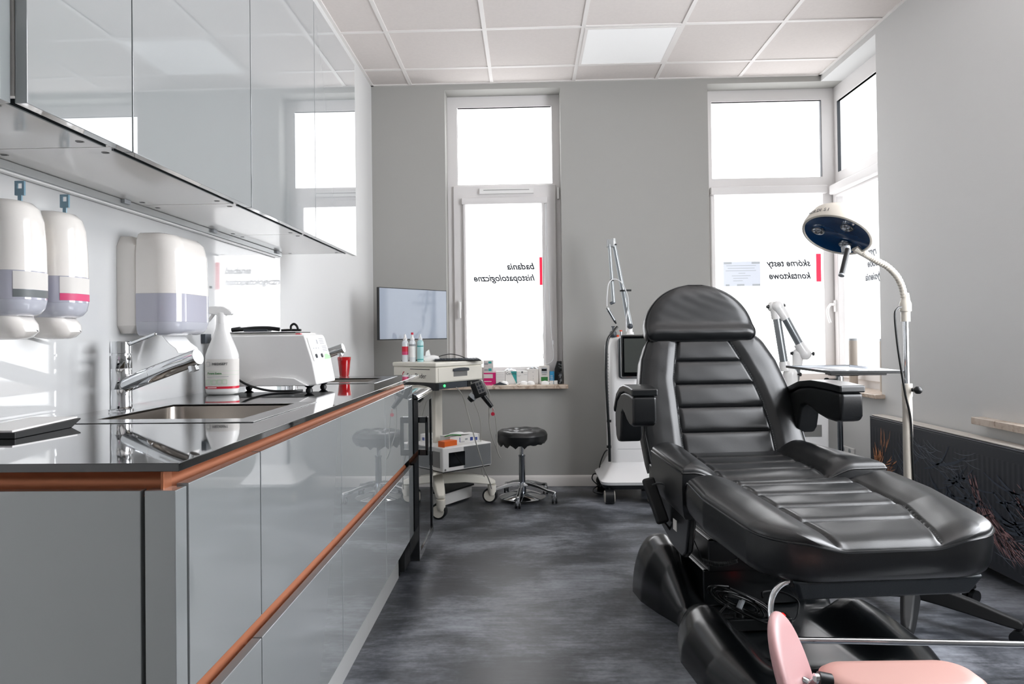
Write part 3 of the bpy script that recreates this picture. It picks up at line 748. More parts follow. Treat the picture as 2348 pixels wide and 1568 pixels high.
# legs with castors
for (x, y) in ((0, -.03), (.50, -.02), (-.02, .46), (.49, .45)):
    c = Vector((.225, .215, 0)); e = Vector((x, y, 0)); dd = (e-c).normalized(); sd = Vector((-dd.y, dd.x, 0))
    secs = [(c, .045, .150, .215), (c+(e-c)*.5, .038, .150, .205), (c+(e-c)*.86, .032, .130, .180), (e-dd*.012, .030, .125, .165), (e+dd*.022, .022, .125, .150)]
    b = B().m('nylon').ring([[p+sd*w_+Vector((0, 0, lo)), p-sd*w_+Vector((0, 0, lo)), p-sd*w_*.8+Vector((0, 0, hi)), p+sd*w_*.8+Vector((0, 0, hi))] for p, w_, lo, hi in secs])
    lg = b.build('leg', t, w=False, bevel=.008)
    cs = B().m('nylon').lathe([(.0, .050), (.020, .052), (.027, .075), (.028, .120), (.0, .124)], (x, y, 0), 20)
    cs.m('rubber').cyl((x-sd.x*.0-.028*dd.x*0-.014, y+.010, .048), (x+.020, y+.026, .048), .048, n=28)
    cs.m('nylon').cyl((x-.018, y+.0085, .048), (x+.024, y+.0275, .048), .037, n=24)
    cs.build('castor', lg, w=False, ang=40)

# devices on the cart's lower shelf
MR = math.radians(42)
t = thing('microwave_unit', 'white and brushed box-shaped device with black window on the cart shelf', 'medical device', (-.525, 4.25, .2595), MR)
B().m('box_white').box((0, 0, .006), (.385, .30, .155)).build('housing', t, w=False, bevel=.008, seg=3)
B().m('black_plastic').box((.01, .01, 0), (.375, .29, .006)).build('base', t, w=False)
fr = B().m('alu').box((.160, -.0015, .014), (.378, .001, .148)).build('side_plate', t, w=False, bevel=.001)
w_ = B().m('black_gloss').box((.045, -.002, .032), (.170, .001, .122)).build('window', t, w=False, bevel=.004)
w_ = B().m('black_gloss').box((-.002, .125, .030), (.001, .290, .128)); w_.m('mid_grey').box((-.002, .03, .030), (.001, .120, .128)); w_.build('display', t, w=False)
B().m('mid_grey').cyl((.018, -.001, .020), (.018, -.002, .020), .007, n=18).build('button', t, w=False)
t['label'] = 'white box-shaped device with brushed side and black window on the cart shelf'; t.name = 'white_box_device'
def rbox(name, label, cat, loc, rz, size, key, grp=None, bev=.001):
    t = thing(name, label, cat, loc, rz, grp)
    B().m(key).box((-size[0]/2, -size[1]/2, 0), (size[0]/2, size[1]/2, size[2])).build('carton', t, w=False, bevel=bev)
    return t
ztop = .2595+.1555
def on_mw(x, y):  # point on the white device's top
    c, s = math.cos(MR), math.sin(MR); return (-.525+x*c-y*s, 4.25+x*s+y*c, ztop)
t = rbox('glove_box', 'white glove carton with blue print lying on the white device', 'box', on_mw(.225, .125), MR, (.235, .11, .050), 'box_white')
e = B().m('navy_ink'); 
for (a, b_, c, d_) in ((.040, .062, .012, .034), (.075, .098, .010, .030), (-.045, -.040, .010, .040)): e.box((a-.0, -.0556, c), (b_, -.055, d_))
e.m('ink_grey').box((-.04, -.0556, .008), (-.005, -.055, .012)); e.box((.0, -.0556, .020), (.02, -.055, .030)); e.build('print', t, w=False)
t = rbox('orange_box', 'small orange and white carton in front of the white glove carton', 'box', on_mw(.070, .045), MR+.12, (.105, .060, .036), 'orange')
B().m('box_white').box((-.0525, -.0302, 0), (.0525, -.0298, .004)).build('print', t, w=False)
t = thing('crumpled_wrapper', 'crumpled white wrapper and green strip lying on the glove carton', 'wrapper', on_mw(.19, .11)[:2]+(ztop+.0505,), MR)
b = B().m('paper'); random.seed(3)
N_ = 8; vs = []; fs = []
for i in range(N_+1):
    for j in range(4): vs.append((-.085+.17*i/N_, -.035+.023*j, .003+.020*math.sin(PI*i/N_)*(.6+.4*random.random())*(1 if 0 < j < 3 else .3)))
for i in range(N_):
    for j in range(3): a = i*4+j; fs.append((a, a+1, a+5, a+4))
b.add(vs, fs); b.build('sheet', t, w=False, ang=60)
b = B().m('green'); b.tube([(-.11, -.02, .004), (-.07, -.03, .011), (-.03, -.035, .008), (0, -.045, .003)], .004, 6, 4); b.build('strip', t, w=False)

t = thing('floor_box', 'white box with flat black top on the floor under the cart', 'box', (-.557, 4.443, 0), math.radians(58))
B().m('box_white').box((0.004, .004, .012), (.326, .296, .088)).build('housing', t, w=False, bevel=.002)
B().m('black_matte').box((-.008, -.008, .088), (.338, .308, .100)).build('lid', t, w=False, bevel=.002)
B().m('box_white').box((.05, .04, 0), (.28, .26, .012)).build('foot', t, w=False)

# monitor
MD = math.atan2(.45, .37)
t = thing('monitor', 'wide flat monitor with pale blue-grey screen standing on the cart', 'monitor', (-.733, 4.525, .94), MD)
W2 = .2925
B().m('black_plastic').box((-W2, 0, .14), (W2, .022, .472)).build('casing', t, w=False, bevel=.002)
B().m('screen').box((-W2+.005, -.0008, .146), (W2-.005, .0005, .467)).build('screen', t, w=False)
B().m('black_plastic').tube([(.02, .03, .30), (.02, .05, .22), (.02, .05, .12), (.02, .05, .001)], .012, 10, 4).build('stand', t, w=False)
B().m('black_plastic').box((-.04, .0, 0), (.08, .09, .008)).build('foot', t, w=False, bevel=.002)

# bottles on the cart
def squirt(x, y, lab, kind):
    t = thing('squeeze_bottle', lab, 'bottle', (x, y, .9402), 0, 'slim bottles in front of the monitor')
    body = 'clear_plastic' if kind < 2 else 'liquid_teal'
    B().m(body).lathe([(.0001, 0), (.0195, .0), (.0205, .004), (.0205, .122), (.018, .130), (.012, .136), (.012, .140), (.0001, .140)], (0, 0, 0), 24).build('bottle', t, w=False)
    B().m('white_plastic' if kind != 2 else 'clear_plastic').lathe([(.0135, .138), (.0135, .150), (.009, .154), (.0065, .170), (.0045, .176), (.0001, .176)], (0, 0, 0), 20).build('nozzle', t, w=False)
    if kind == 1: B().m('red_flat').lathe([(.0001, .172), (.008, .172), (.008, .186), (.0001, .186)], (0, 0, 0), 16).build('cap', t, w=False)
    lb = B()
    if kind == 0: lb.m('red_flat').lathe([(.0208, .066), (.0208, .098)], (0, 0, 0), 24, cap=False); lb.m('pink_label').lathe([(.0208, .045), (.0208, .066)], (0, 0, 0), 24, cap=False)
    if kind == 1: lb.m('ink_grey').lathe([(.0208, .10), (.0208, .112)], (0, 0, 0), 24, cap=False); lb.m('paper').lathe([(.0207, .03), (.0207, .10)], (0, 0, 0), 24, cap=False)
    if kind == 2: lb.m('teal').lathe([(.0208, .012), (.0208, .018)], (0, 0, 0), 24, cap=False); lb.lathe([(.0208, .095), (.0208, .102)], (0, 0, 0), 24, cap=False)
    lb.build('label', t, w=False)
    return t
squirt(-.775, 4.40, 'white squeeze bottle with red label, leftmost of the bottles on the cart', 0)
squirt(-.727, 4.39, 'white squeeze bottle with red cap, middle of the bottles on the cart', 1)
squirt(-.676, 4.385, 'clear squeeze bottle with teal liquid, rightmost of the bottles on the cart', 2)
# keyboard
t = thing('keyboard', 'slim black keyboard lying on top of the white cart', 'keyboard', (-.455, 4.480, .9402), math.radians(12))
B().m('black_plastic').prism([(-.07, 0), (.07, 0), (.07, .014), (-.07, .007)], (-.15, 0, 0), (0, 1, 0), (0, 0, 1), (1, 0, 0), .30).build('case', t, w=False, bevel=.002)
k = B().m('dark_grey')
for i in range(15):
    for j in range(5): k.box((-.143+.0192*i, -.060+.024*j, .0083+.0012*j), (-.127+.0192*i, -.042+.024*j, .0125+.0012*j))
k.build('keys', t, w=False)
B().m('cable').tube([(-.15, .06, .008), (-.10, .09, .030), (-.03, .10, .042), (.03, .09, .030), (.07, .075, .012)], .0028, 8, 6).build('cable', t, w=False)
t = thing('tissue_pack', 'torn white tissue pack beside the teal bottle behind the keyboard', 'tissues', (-.625, 4.47, .9402), .4)
b = B().m('paper').ring([[(x*w1, y*w1, z) for x, y in ((-.05, -.03), (0, -.04), (.05, -.03), (.055, .0), (.05, .03), (0, .035), (-.05, .03), (-.055, 0))] for z, w1 in ((0, .9), (.015, 1.05), (.032, .95), (.038, .5))])
b.prism([(-.035, .03), (.0, .035), (-.01, .075), (-.03, .062)], (0, -.01, 0), (1, 0, 0), (0, 0, 1), (0, 1, 0), .012)
b.build('pack', t, w=False, ang=60)
# handpiece hanging on the cart, with cables
t = thing('camera_handpiece', 'black handheld skin camera hanging from the white cart', 'camera', (-.30, 4.28, .60))
hx = Vector((.80, .35, -.48)).normalized()
b = B().m('black_plastic')
A = at(1098, 893, 4.27)
up_ = Vector((-.35, 0, .93)).normalized(); rt_ = Vector((.93, .0, .35)).normalized()
mt = Matrix((( rt_.x, 0, up_.x, A.x), (rt_.y, 1, up_.y, A.y), (rt_.z, 0, up_.z, A.z), (0, 0, 0, 1)))
b.box((-.038, -.04, -.045), (.040, .04, .050), mt); b.build('head', t, bevel=.008)
pd = B().m('mid_grey').box((-.005, -.041, -.025), (.038, -.0405, .050), mt); pd.m('ink')
for i in range(2):
    for j in range(3): pd.box((.000+.018*i, -.0425, -.018+.022*j), (.013+.018*i, -.0410, -.002+.022*j), mt)
pd.build('button_pad', t)
ln = B().m('grey_light').cyl(at(1088, 905, 4.26), at(1082, 912, 4.26), .026, .026); ln.m('black_plastic').cyl(at(1083, 911, 4.26), at(1076, 918, 4.26), .026, .018)
ln.build('lens_tube', t)
hd = B().m('black_plastic').tube([at(1106, 905, 4.28), at(1116, 918, 4.28), at(1124, 928, 4.28), at(1128, 933, 4.28)], lambda q: .018-.005*q, 12, 4)
hd.build('grip', t)
rg = B().m('red_label').cyl(at(1130, 949, 4.28)+Vector((0, -.002, 0)), at(1130, 949, 4.28)+Vector((0, .002, 0)), .012, n=8); rg.tube([at(1130, 946, 4.28), at(1130, 936, 4.28)], .0012, 6)
rg.build('red_tag', t)
c = B().m('cable_grey').tube([at(1128, 932, 4.28), at(1134, 946, 4.29), at(1139, 985, 4.30), at(1140, 1030, 4.30), at(1148, 1050, 4.31), at(1141, 1036, 4.31), at(1124, 985, 4.30), at(1121, 930, 4.29), at(1122, 905, 4.27), at(1118, 893, 4.255), at(1110, 878, 4.31)], .0030, 8, 8)
c.build('cable', t)
for nm, pts, lab in (('cart_cable', [(1046, 888, 4.31), (1060, 906, 4.30), (1072, 945, 4.28), (1090, 1010, 4.25), (1108, 1068, 4.3), (1121, 1100, 4.42), (1127, 1120, 4.5)], 'thick grey cable running from the cart across the white device to the castor'),
                     ('cart_cable', [(1080, 875, 4.40), (1086, 918, 4.40), (1098, 950, 4.45), (1103, 985, 4.50), (1101, 1040, 4.55), (1104, 1075, 4.55), (1112, 1096, 4.56)], 'thinner grey cable hanging behind the white device')):
    b = B().m('cable_grey').tube([at(*p) for p in pts], .0036 if 'thick ' in lab else .003, 8, 8)
    tag(b.build(nm), lab, 'cable', 'grey cables hanging from the cart')

# stool
t = thing('rolling_stool', 'round black padded stool on chrome five-star base with castors', 'stool', (-.045, 4.665, 0), 0)
def padtop(r, z, n=48):
    rings = []
    for k in range(14):
        rr = r*k/13 if k else .001; ring = []
        for i in range(n):
            a = 2*PI*i/n; x, y = rr*math.cos(a), rr*math.sin(a)
            edge = max(0, (rr-r*.80)/(r*.20)); h = -.022*edge**2.2
            for bx_, by_ in ((0, 0), (.07, .0), (-.07, 0), (.035, .06), (-.035, .06), (.035, -.06), (-.035, -.06)):
                h -= .013*math.exp(-((x-bx_)**2+(y-by_)**2)/.00022)
            h += .004*math.sin(x*45)*math.sin(y*52)
            ring.append((x, y, z+h))
        rings.append(ring)
    return rings
rg = padtop(.168, .470)
rg += [[(.172*math.cos(2*PI*i/48), .172*math.sin(2*PI*i/48), .438) for i in range(48)]]
B().m('leather').ring(rg, False).build('seat_top', t, w=False, ang=60)
sk = []
for z, r in ((.439, .173), (.425, .172), (.405, .170), (.385, .150)):
    sk.append([((r)*math.cos(2*PI*i/48), r*math.sin(2*PI*i/48), z-(0 if z > .4 else .012*(1+math.sin(i*1.9))*(1 if math.cos(2*PI*i/48) < .2 else .3))) for i in range(48)])
B().m('leather').ring(sk, False).build('seat_cover', t, w=False, ang=60)
B().m('black_plastic').lathe([(.0001, .435), (.15, .43), (.15, .405), (.03, .40), (.0001, .40)], n=32).build('seat_plate', t, w=False)
B().m('chrome').lathe([(.0001, .40), (.014, .40), (.014, .30), (.0001, .30)], n=20).build('piston', t, w=False)
c = B().m('chrome_dark').lathe([(.0001, .302), (.023, .302), (.023, .292), (.0195, .290), (.022, .120), (.026, .085), (.026, .045), (.0001, .045)], n=24); c.build('column', t, w=False)
B().m('black_plastic').tube([(.03, -.01, .405), (.06, -.03, .398), (.085, -.04, .385)], .008, 8, 3).build('height_lever', t, w=False)
B().m('chrome').lathe([(.026, .062), (.06, .060), (.150, .030), (.155, .026), (.150, .024), (.06, .050), (.026, .052)], n=48, cap=False).build('foot_plate', t, w=False)
for k in range(5):
    a = math.radians(-97+72*k); d_ = Vector((math.cos(a), math.sin(a), 0)); s_ = Vector((-d_.y, d_.x, 0))
    secs = [(.015, .020, .095, .125), (.06, .016, .098, .125), (.13, .014, .085, .108), (.19, .014, .066, .088), (.235, .015, .060, .080), (.245, .010, .062, .076)]
    lg = B().m('chrome').ring([[d_*r+s_*w_+Vector((0, 0, lo)), d_*r-s_*w_+Vector((0, 0, lo)), d_*r-s_*w_*.6+Vector((0, 0, hi)), d_*r+s_*w_*.6+Vector((0, 0, hi))] for r, w_, lo, hi in secs])
    lg = lg.build('leg', t, w=False, bevel=.006, seg=3)
    p = d_*.232
    cs = B().m('chrome').cyl(p+Vector((0, 0, .062)), p+Vector((0, 0, .048)), .014, n=14); cs.box(p+Vector((-.012, -.014, .022)), p+Vector((.012, .014, .050)))
    cs.m('rubber').cyl(p+Vector((-.017, .006, .0235)), p+Vector((-.006, .006, .0235)), .0235, n=24); cs.cyl(p+Vector((.006, .006, .0235)), p+Vector((.017, .006, .0235)), .0235, n=24)
    cs.m('grey_light').cyl(p+Vector((-.018, .006, .0235)), p+Vector((.018, .006, .0235)), .011, n=16)
    cs.build('castor', lg, w=False)

# ---------------- things on the sill of window 1
SZ = .7402
def carton(px0, px1, h, d, lab, key, y=5.155, name='cosmetics_box', grp='cartons on the window sill'):
    a, b_ = at(px0, 850, y).x, at(px1, 850, y).x
    t = thing(name, lab, 'box', ((a+b_)/2, y+d/2, SZ), 0, grp)
    w_ = (b_-a)/2
    B().m(key).box((-w_, -d/2, 0), (w_, d/2, h)).build('carton', t, w=False, bevel=.0008)
    return t, w_, -d/2-.0006
t, w_, f_ = carton(1109, 1136, .085, .06, 'magenta and white carton at the left end of the sill, topmost boxes on it', 'magenta')
t['label'] = 'magenta and white carton at the left end of the sill with two packs on it'
e = B().m('box_grey').box((-w_, f_, .045), (w_-.02, f_+.001, .075)); e.box((-w_, f_, .018), (w_-.03, f_+.001, .024)); e.build('print', t, w=False)
zt = SZ+.0852
for k in range(2):
    a, b_ = at(1109, 850, 5.155).x, at(1131, 850, 5.155).x
    q = thing('small_carton', ['grey-white flat pack with teal mark lying on the magenta carton', 'grey-white flat pack with teal mark, topmost on the magenta carton'][k], 'box', ((a+b_)/2, 5.185, zt+.046*k), 0, 'flat packs on the magenta carton')
    B().m('box_grey').box((-(b_-a)/2, -.03, 0), ((b_-a)/2, .03, .0455)).build('carton', q, w=False, bevel=.0008)
    e = B().m('teal').box((.0, -.0306, .012+.01*k), ((b_-a)/2-.012, -.030, .032+.006*k)); e.m('ink_grey').box((-.03, -.0306, .012), (-.002, -.030, .028)); e.build('print', q, w=False)
t, w_, f_ = carton(1137, 1158, .095, .05, 'plain white carton between the magenta carton and the teal-striped one', 'box_white')
e = B().m('ink_grey'); 
for k in range(5): e.box((-w_+.006, f_, .02+.013*k), (w_-.008, f_+.0006, .0212+.013*k))
e.build('print', t, w=False)
t, w_, f_ = carton(1159, 1184.5, .095, .06, 'white carton with black lettering and a teal triangle', 'box_white')
e = B().m('teal').prism([(w_-.0005, 0), (w_-.0005, .094), (w_-.045, .094)], (0, f_, 0), (1, 0, 0), (0, 0, 1), (0, 1, 0), .0006); e.build('print', t, w=False)
text('CeraVe', t, 'lettering', (-w_+.004, f_-.0003, .070), (1, 0, 0), (0, 0, 1), .024, 'ink', w=False)
t, w_, f_ = carton(1185, 1209.5, .095, .055, 'white carton with small blue emblem right of the teal triangle one', 'box_white')
e = B().m('slate').box((-.006, f_, .080), (.006, f_+.0006, .094)); e.m('ink_grey').box((-w_+.004, f_, .062), (-.01, f_+.0006, .064)); e.box((-w_+.004, f_, .054), (-.015, f_+.0006, .0555)); e.box((.012, f_, .068), (w_-.004, f_+.0006, .070)); e.build('print', t, w=False)
t, w_, f_ = carton(1210, 1234.5, .105, .055, 'plain cream carton left of the taller green-printed box', 'card')
e = B().m('ink_grey').box((-.006, f_, .085), (.004, f_+.0006, .088)); e.box((-.002, f_, .055), (.002, f_+.0006, .060)); e.box((-.001, f_, .03), (.001, f_+.0006, .045)); e.build('print', t, w=False)
t, w_, f_ = carton(1236, 1259.5, .133, .05, 'tall cream carton with grey picture and green band', 'card')
e = B().m('green').box((-w_+.014, f_, .020), (w_-.012, f_+.0006, .050)); e.m('grey_light').box((-w_+.018, f_, .075), (w_-.016, f_+.0006, .118)); e.m('slate').box((-w_+.020, f_, .095), (w_-.018, f_+.0004, .108)); e.m('ink').box((-w_+.02, f_, .066), (w_-.02, f_+.0006, .069)); e.build('print', t, w=False)
t, w_, f_ = carton(1260.5, 1271, .090, .04, 'small bright blue carton beside the green-banded one', 'blue_box')
e = B().m('box_white')
for k in range(4): e.box((-w_+.004, f_, .02+.012*k), (w_-.006-.002*k, f_+.0006, .024+.012*k))
e.build('print', t, w=False)
for k in range(2):
    a = at(1260+9.5*k, 850, 5.11).x
    t = thing('small_white_box', ['tiny white box below the blue carton, left of the pair', 'tiny white box below the blue carton, right of the pair'][k], 'box', (a+.014, 5.115, SZ), 0, 'tiny white boxes on the sill')
    B().m('box_white').box((-.0135, -.012, 0), (.0135, .012, .026)).build('carton', t, w=False, bevel=.0008)
for k in range(2):
    t = thing('patterned_case', ['black patterned case with sloping top at the right end of the sill, rear one', 'lower black patterned case in front at the right end of the sill'][k], 'case', (.223, 5.165-.045*k, SZ), 0, 'black patterned cases on the sill')
    H = (.165, .085)[k]
    B().m('black_plastic').prism([(-.025, 0), (.030, 0), (.030, H), (-.005, H), (-.022, H*.65)] if k == 0 else [(-.0, 0), (.030, 0), (.030, H), (.0, H)], (0, .02, 0), (1, 0, 0), (0, 0, 1), (0, -1, 0), .04).build('case', t, w=False, bevel=.003)
    e = B().m('grey_light'); random.seed(5+k)
    for q in range(16):
        cx, cz = random.uniform(.006, .026), random.uniform(.01, H-.01); r = random.uniform(.003, .005)
        e.lathe([(r, 0), (r*.7, 0), (r*.7, .0004), (r, .0004)], (cx, -.0204, cz), 10, (0, 1, 0), cap=False)
    e.build('pattern', t, w=False)
# protective eye covers on the sill
for k, (px, lab) in enumerate(((1157, 'white eye cover near the left on the sill'), (1201, 'white goggle cup in the middle of the sill'), (1217, 'white goggle cup right of the middle one on the sill'), (1250, 'white goggle cup in front of the green-banded carton'))):
    p = at(px, 876, 5.085)
    t = thing('eye_cover', lab, 'goggles', (p.x, 5.085, SZ), 0, 'white eye covers on the sill')
    B().m('white_plastic').ring([[(r*.030*math.cos(2*PI*i/20), r*.018*math.sin(2*PI*i/20), z+.010*max(0, -math.sin(2*PI*i/20))*0) for i in range(20)] for r, z in ((.95, 0), (1.0, .006), (.9, .016), (.6, .024), (.2, .027))]).build('cup', t, w=False, ang=60)
    B().m('white_plastic').tube([(-.055, .0, .003), (-.035, -.002, .012), (-.024, 0, .016)] if k != 3 else [(.024, 0, .016), (.035, 0, .010), (.045, 0, .003)], .003, 6, 4).build('strap', t, w=False)
t = thing('magenta_leaflet', 'flat magenta and white leaflet with dark pad at the left end of the sill', 'leaflet', (at(1115, 878, 5.08).x, 5.08, SZ), 0)
B().m('magenta').box((-.09, -.03, 0), (.045, .03, .006)).build('leaflet', t, w=False)
B().m('dark_grey').prism([(0, 0), (.10, 0), (.10, .004), (.05, .022)], (.05, -.025, 0), (1, 0, 0), (0, 0, 1), (0, 1, 0), .04).build('pad', t, w=False, bevel=.002)
for k, px in enumerate((1170, 1222)):
    p = at(px, 846, 5.16)
    t = thing('clear_bag', ['clear crinkled plastic bag lying on the teal triangle carton', 'clear crinkled plastic bag lying on the cream carton'][k], 'bag', (p.x, 5.18, SZ+(.0955, .1055)[k]), 0, 'clear plastic bags on the cartons')
    random.seed(20+k); vs = []; fs = []
    for i in range(9):
        for j in range(4): vs.append((-.045+.011*i, -.02+.013*j, .002+random.random()*.022*math.sin(PI*(i+.5)/9)))
    for i in range(8):
        for j in range(3): a = i*4+j; fs.append((a, a+1, a+5, a+4))
    B().m('clear_plastic').add(vs, fs).build('bag', t, w=False, flat=True)
# ================================================================ LASER MACHINE
LZ = 0
t = thing('laser_machine', 'tall white laser machine on castors with touch screen and jointed arm', 'medical device', (.66, 4.78, 0))
lx = lambda px, py=900, Y=4.6: at(px, py, Y)
def sec(xa, xb, ya, yb, z, r=.05, n=5):
    out = []
    for (cx, cy, a0) in ((xb-r, yb-r, 0), (xa+r, yb-r, PI/2), (xa+r, ya+r, PI), (xb-r, ya+r, 1.5*PI)):
        for i in range(n+1): out.append((cx+r*math.cos(a0+PI/2*i/n), cy+r*math.sin(a0+PI/2*i/n), z))
    return out
xa, xb = .545, .790
b = B().m('device_white')
b.ring([sec(xa+.01, xb, 4.60, 4.95, .19), sec(xa+.003, xb-.005, 4.60, 4.95, .26), sec(xa, xb-.045, 4.605, 4.95, .50), sec(xa-.004, xb-.04, 4.615, 4.95, .80), sec(xa-.002, xb-.04, 4.64, 4.95, 1.02), sec(xa+.02, xb-.05, 4.66, 4.93, 1.075, .04), sec(xa+.05, xb-.07, 4.70, 4.90, 1.085, .03)])
b.build('body', t, ang=40)
sk_ = B().m('device_white').ring([sec(.470, .850, 4.52, 4.98, .125, .06), sec(.465, .855, 4.51, 4.985, .145, .06), sec(.490, .835, 4.54, 4.97, .165, .06), sec(.525, .805, 4.585, 4.96, .21, .055), sec(xa+.008, xb-.002, 4.60, 4.95, .26, .05)])
sk_.m('black_plastic').ring([sec(.485, .835, 4.54, 4.97, .095, .06), sec(.478, .845, 4.53, 4.975, .124, .06)])
sk_.build('base_skirt', t, ang=40)
for z in (.345, .52): B().m('ink_grey').box((xa+.04, 4.6005, z), (xb-.035, 4.603, z+.002)).build('panel_joint', t)
vt = B().m('ink_grey')
for k in range(26): vt.box((xa-.0055, 4.68, .44+.021*k), (xa-.002, 4.74, .444+.021*k))
vt.build('side_vents', t)
B().m('dark_grey').box((.600, 4.596, .806), (.775, 4.66, 1.075)).build('screen_frame', t, bevel=.02, seg=4)
sc = B().m('black_gloss').box((.612, 4.570, .818), (.800, 4.592, 1.095)); sc = sc.build('screen', t, bevel=.012, seg=3)
B().m('alu').box((.6105, 4.574, .8165), (.8015, 4.590, 1.0965)).build('bezel', sc, bevel=.013, seg=3)
B().m('screen_dark').box((.632, 4.5690, .850), (.782, 4.5700, 1.070)).build('display', sc)
B().m('orange_btn').sph((.672, 4.600, .745), .018, 18, 10, (1, .7, .8)).build('stop_button', t)
tp = B().m('orange_btn').cyl((.605, 4.70, 1.080), (.605, 4.70, 1.095), .012, n=16); tp.build('orange_knob', t)
tp = B().m('alu').cyl((.632, 4.72, 1.08), (.632, 4.72, 1.118), .010, n=16); tp.m('orange_btn').cyl((.632, 4.72, 1.118), (.632, 4.72, 1.126), .010, n=16); tp.build('key_switch', t)
B().m('white_plastic').lathe([(.0001, 0), (.034, 0), (.030, .012), (.024, .020), (.024, .030), (.0001, .03)], (.697, 4.74, 1.083), 24).build('arm_socket', t)
ar = B().m('alu_tube')
P0, P1, P2, P3 = Vector((.695, 4.735, 1.155)), at(1407, 556, 4.735), at(1397, 560, 4.70), at(1407, 694, 4.66)
P4, P5 = at(1392, 706, 4.64), at(1413, 742, 4.64)
ar.tube([P0, P0+(P1-P0)*.25, P0+(P1-P0)*.3, P1], lambda q: .021-.007*q, 16); ar.build('lower_arm', t)
j = B().m('dark_grey').sph(P0+Vector((0, -.012, -.003)), .020, 16, 10); j.m('white_plastic').cyl(P0+Vector((0, 0, -.045)), P0+Vector((0, 0, 0)), .018, n=20); j.build('base_joint', t)
B().m('alu').cyl(P1-Vector((0, 0, .015)), P1+Vector((-.002, 0, .026)), .0175, .0165).build('elbow', t)
B().m('black_plastic').cyl(P1-Vector((-.004, 0, .022)), P1-Vector((-.002, 0, .012)), .0178, n=20).build('elbow_ring', t)
B().m('alu').box(P2+Vector((-.014, -.012, -.02)), P1+Vector((.0, .01, .018))).build('elbow_bridge', t, bevel=.006)
B().m('alu_tube').tube([P2, P2+(P3-P2)*.18, P2+(P3-P2)*.6, P3], lambda q: .0125 if q < .2 else .0095+.003*q, 16).build('upper_arm', t)
B().m('dark_grey').cyl(P3+Vector((.006, 0, .006)), P3+Vector((-.022, -.004, -.006)), .010, n=16).build('wrist_joint', t)
hp = B().m('alu').cyl(P4, P4+(P5-P4)*.15, .0125, n=16); hp.m('chrome_dark').cyl(P4+(P5-P4)*.15, P4+(P5-P4)*.8, .0100, .0085); hp.m('black_plastic').cyl(P4+(P5-P4)*.8, P5, .0085, .0045); hp.build('handpiece', t)
for (f_, P_, Q_, r) in ((.42, P0, P1, .022), (.70, P3, P2, .013)):
    p = P_+(Q_-P_)*f_ if r > .02 else P2+(P3-P2)*.62
    q = B().m('black_plastic').cyl(p-Vector((0, 0, .006)), p+Vector((0, 0, .006)), r, n=16)
    if r > .02: q.box(p+Vector((.0, -.008, -.004)), p+Vector((.055, .008, .008)))
    q.build('tube_clamp', t)
B().m('cable_clear').tube([P4+Vector((.0, 0, .01)), at(1392, 680, 4.63), at(1396, 650, 4.64), at(1408, 640, 4.66), at(1425, 648, 4.68), at(1438, 675, 4.70), at(1441, 700, 4.71), at(1436, 730, 4.71), at(1436, 760, 4.71)], .0035, 8, 6).build('air_tube', t)
ho = B().m('black_satin').tube([at(1415, 750, 4.62), at(1405, 762, 4.58), at(1392, 785, 4.55), at(1390, 850, 4.55), at(1393, 930, 4.55), at(1397, 1000, 4.55), at(1398, 1058, 4.55)], .0095, 12, 6)
for py in (965, 1024): p = at(1396.5, py, 4.55); ho.cyl(p-Vector((0, 0, .008)), p+Vector((0, 0, .008)), .015, n=14)
ho.build('foot_pedal_hose', t)
for (x, y, f_) in ((.515, 4.55, 1), (.50, 4.93, 0), (.80, 4.57, 0), (.81, 4.93, 0)):
    c = B().m('black_plastic').box((x-.018, y-.026, .025), (x+.030, y+.020, .095)); c.cyl((x+.005, y, .09), (x+.005, y, .110), .010, n=12)
    c.cyl((x-.022, y, .048), (x+.034, y, .048), .047, n=28); c.m('cream_lamp').cyl((x+.034, y, .048), (x+.039, y, .048), .038, n=26); c.cyl((x-.027, y, .048), (x-.022, y, .048), .038, n=26)
    c.build('castor', t, ang=40)
t = thing('pump_dispenser', 'dark grey pump bottle on the left top edge of the laser machine', 'bottle', (.573, 4.70, 1.078))
B().m('dark_grey').lathe([(.0001, 0), (.022, 0), (.024, .004), (.024, .032), (.018, .042), (.007, .046), (.006, .070), (.0001, .070)], (.578, 4.70, 1.0775), 24).build('bottle', t)
B().m('dark_grey').tube([(.566, 4.70, 1.150), (.578, 4.70, 1.150), (.590, 4.70, 1.150)], .004, 8).build('pump_head', t)
random.seed(9)
for k, (lab, pts) in enumerate((('black power cable looping beside the laser machine, outer loop', [(1400, 1030, 4.85), (1388, 1035, 4.86), (1377, 1060, 4.88), (1374, 1085, 4.9), (1378, 1105, 4.9), (1370, 1110, 4.9), (1358, 1098, 4.9), (1362, 1086, 4.9), (1374, 1088, 4.88), (1382, 1100, 4.86), (1376, 1116, 4.85), (1368, 1108, 4.84)]),
                                ('black power cable behind the laser castor, inner loop', [(1400, 1050, 4.86), (1385, 1062, 4.88), (1375, 1085, 4.9), (1368, 1100, 4.9), (1372, 1112, 4.88), (1362, 1120, 4.80), (1362, 1128, 4.72), (1385, 1132, 4.68), (1410, 1133, 4.70)]))):
    b = B().m('cable').tube([at(*p) for p in pts], .0042, 8, 8)
    tag(b.build('power_cable'), lab, 'cable', 'power cables of the laser machine')

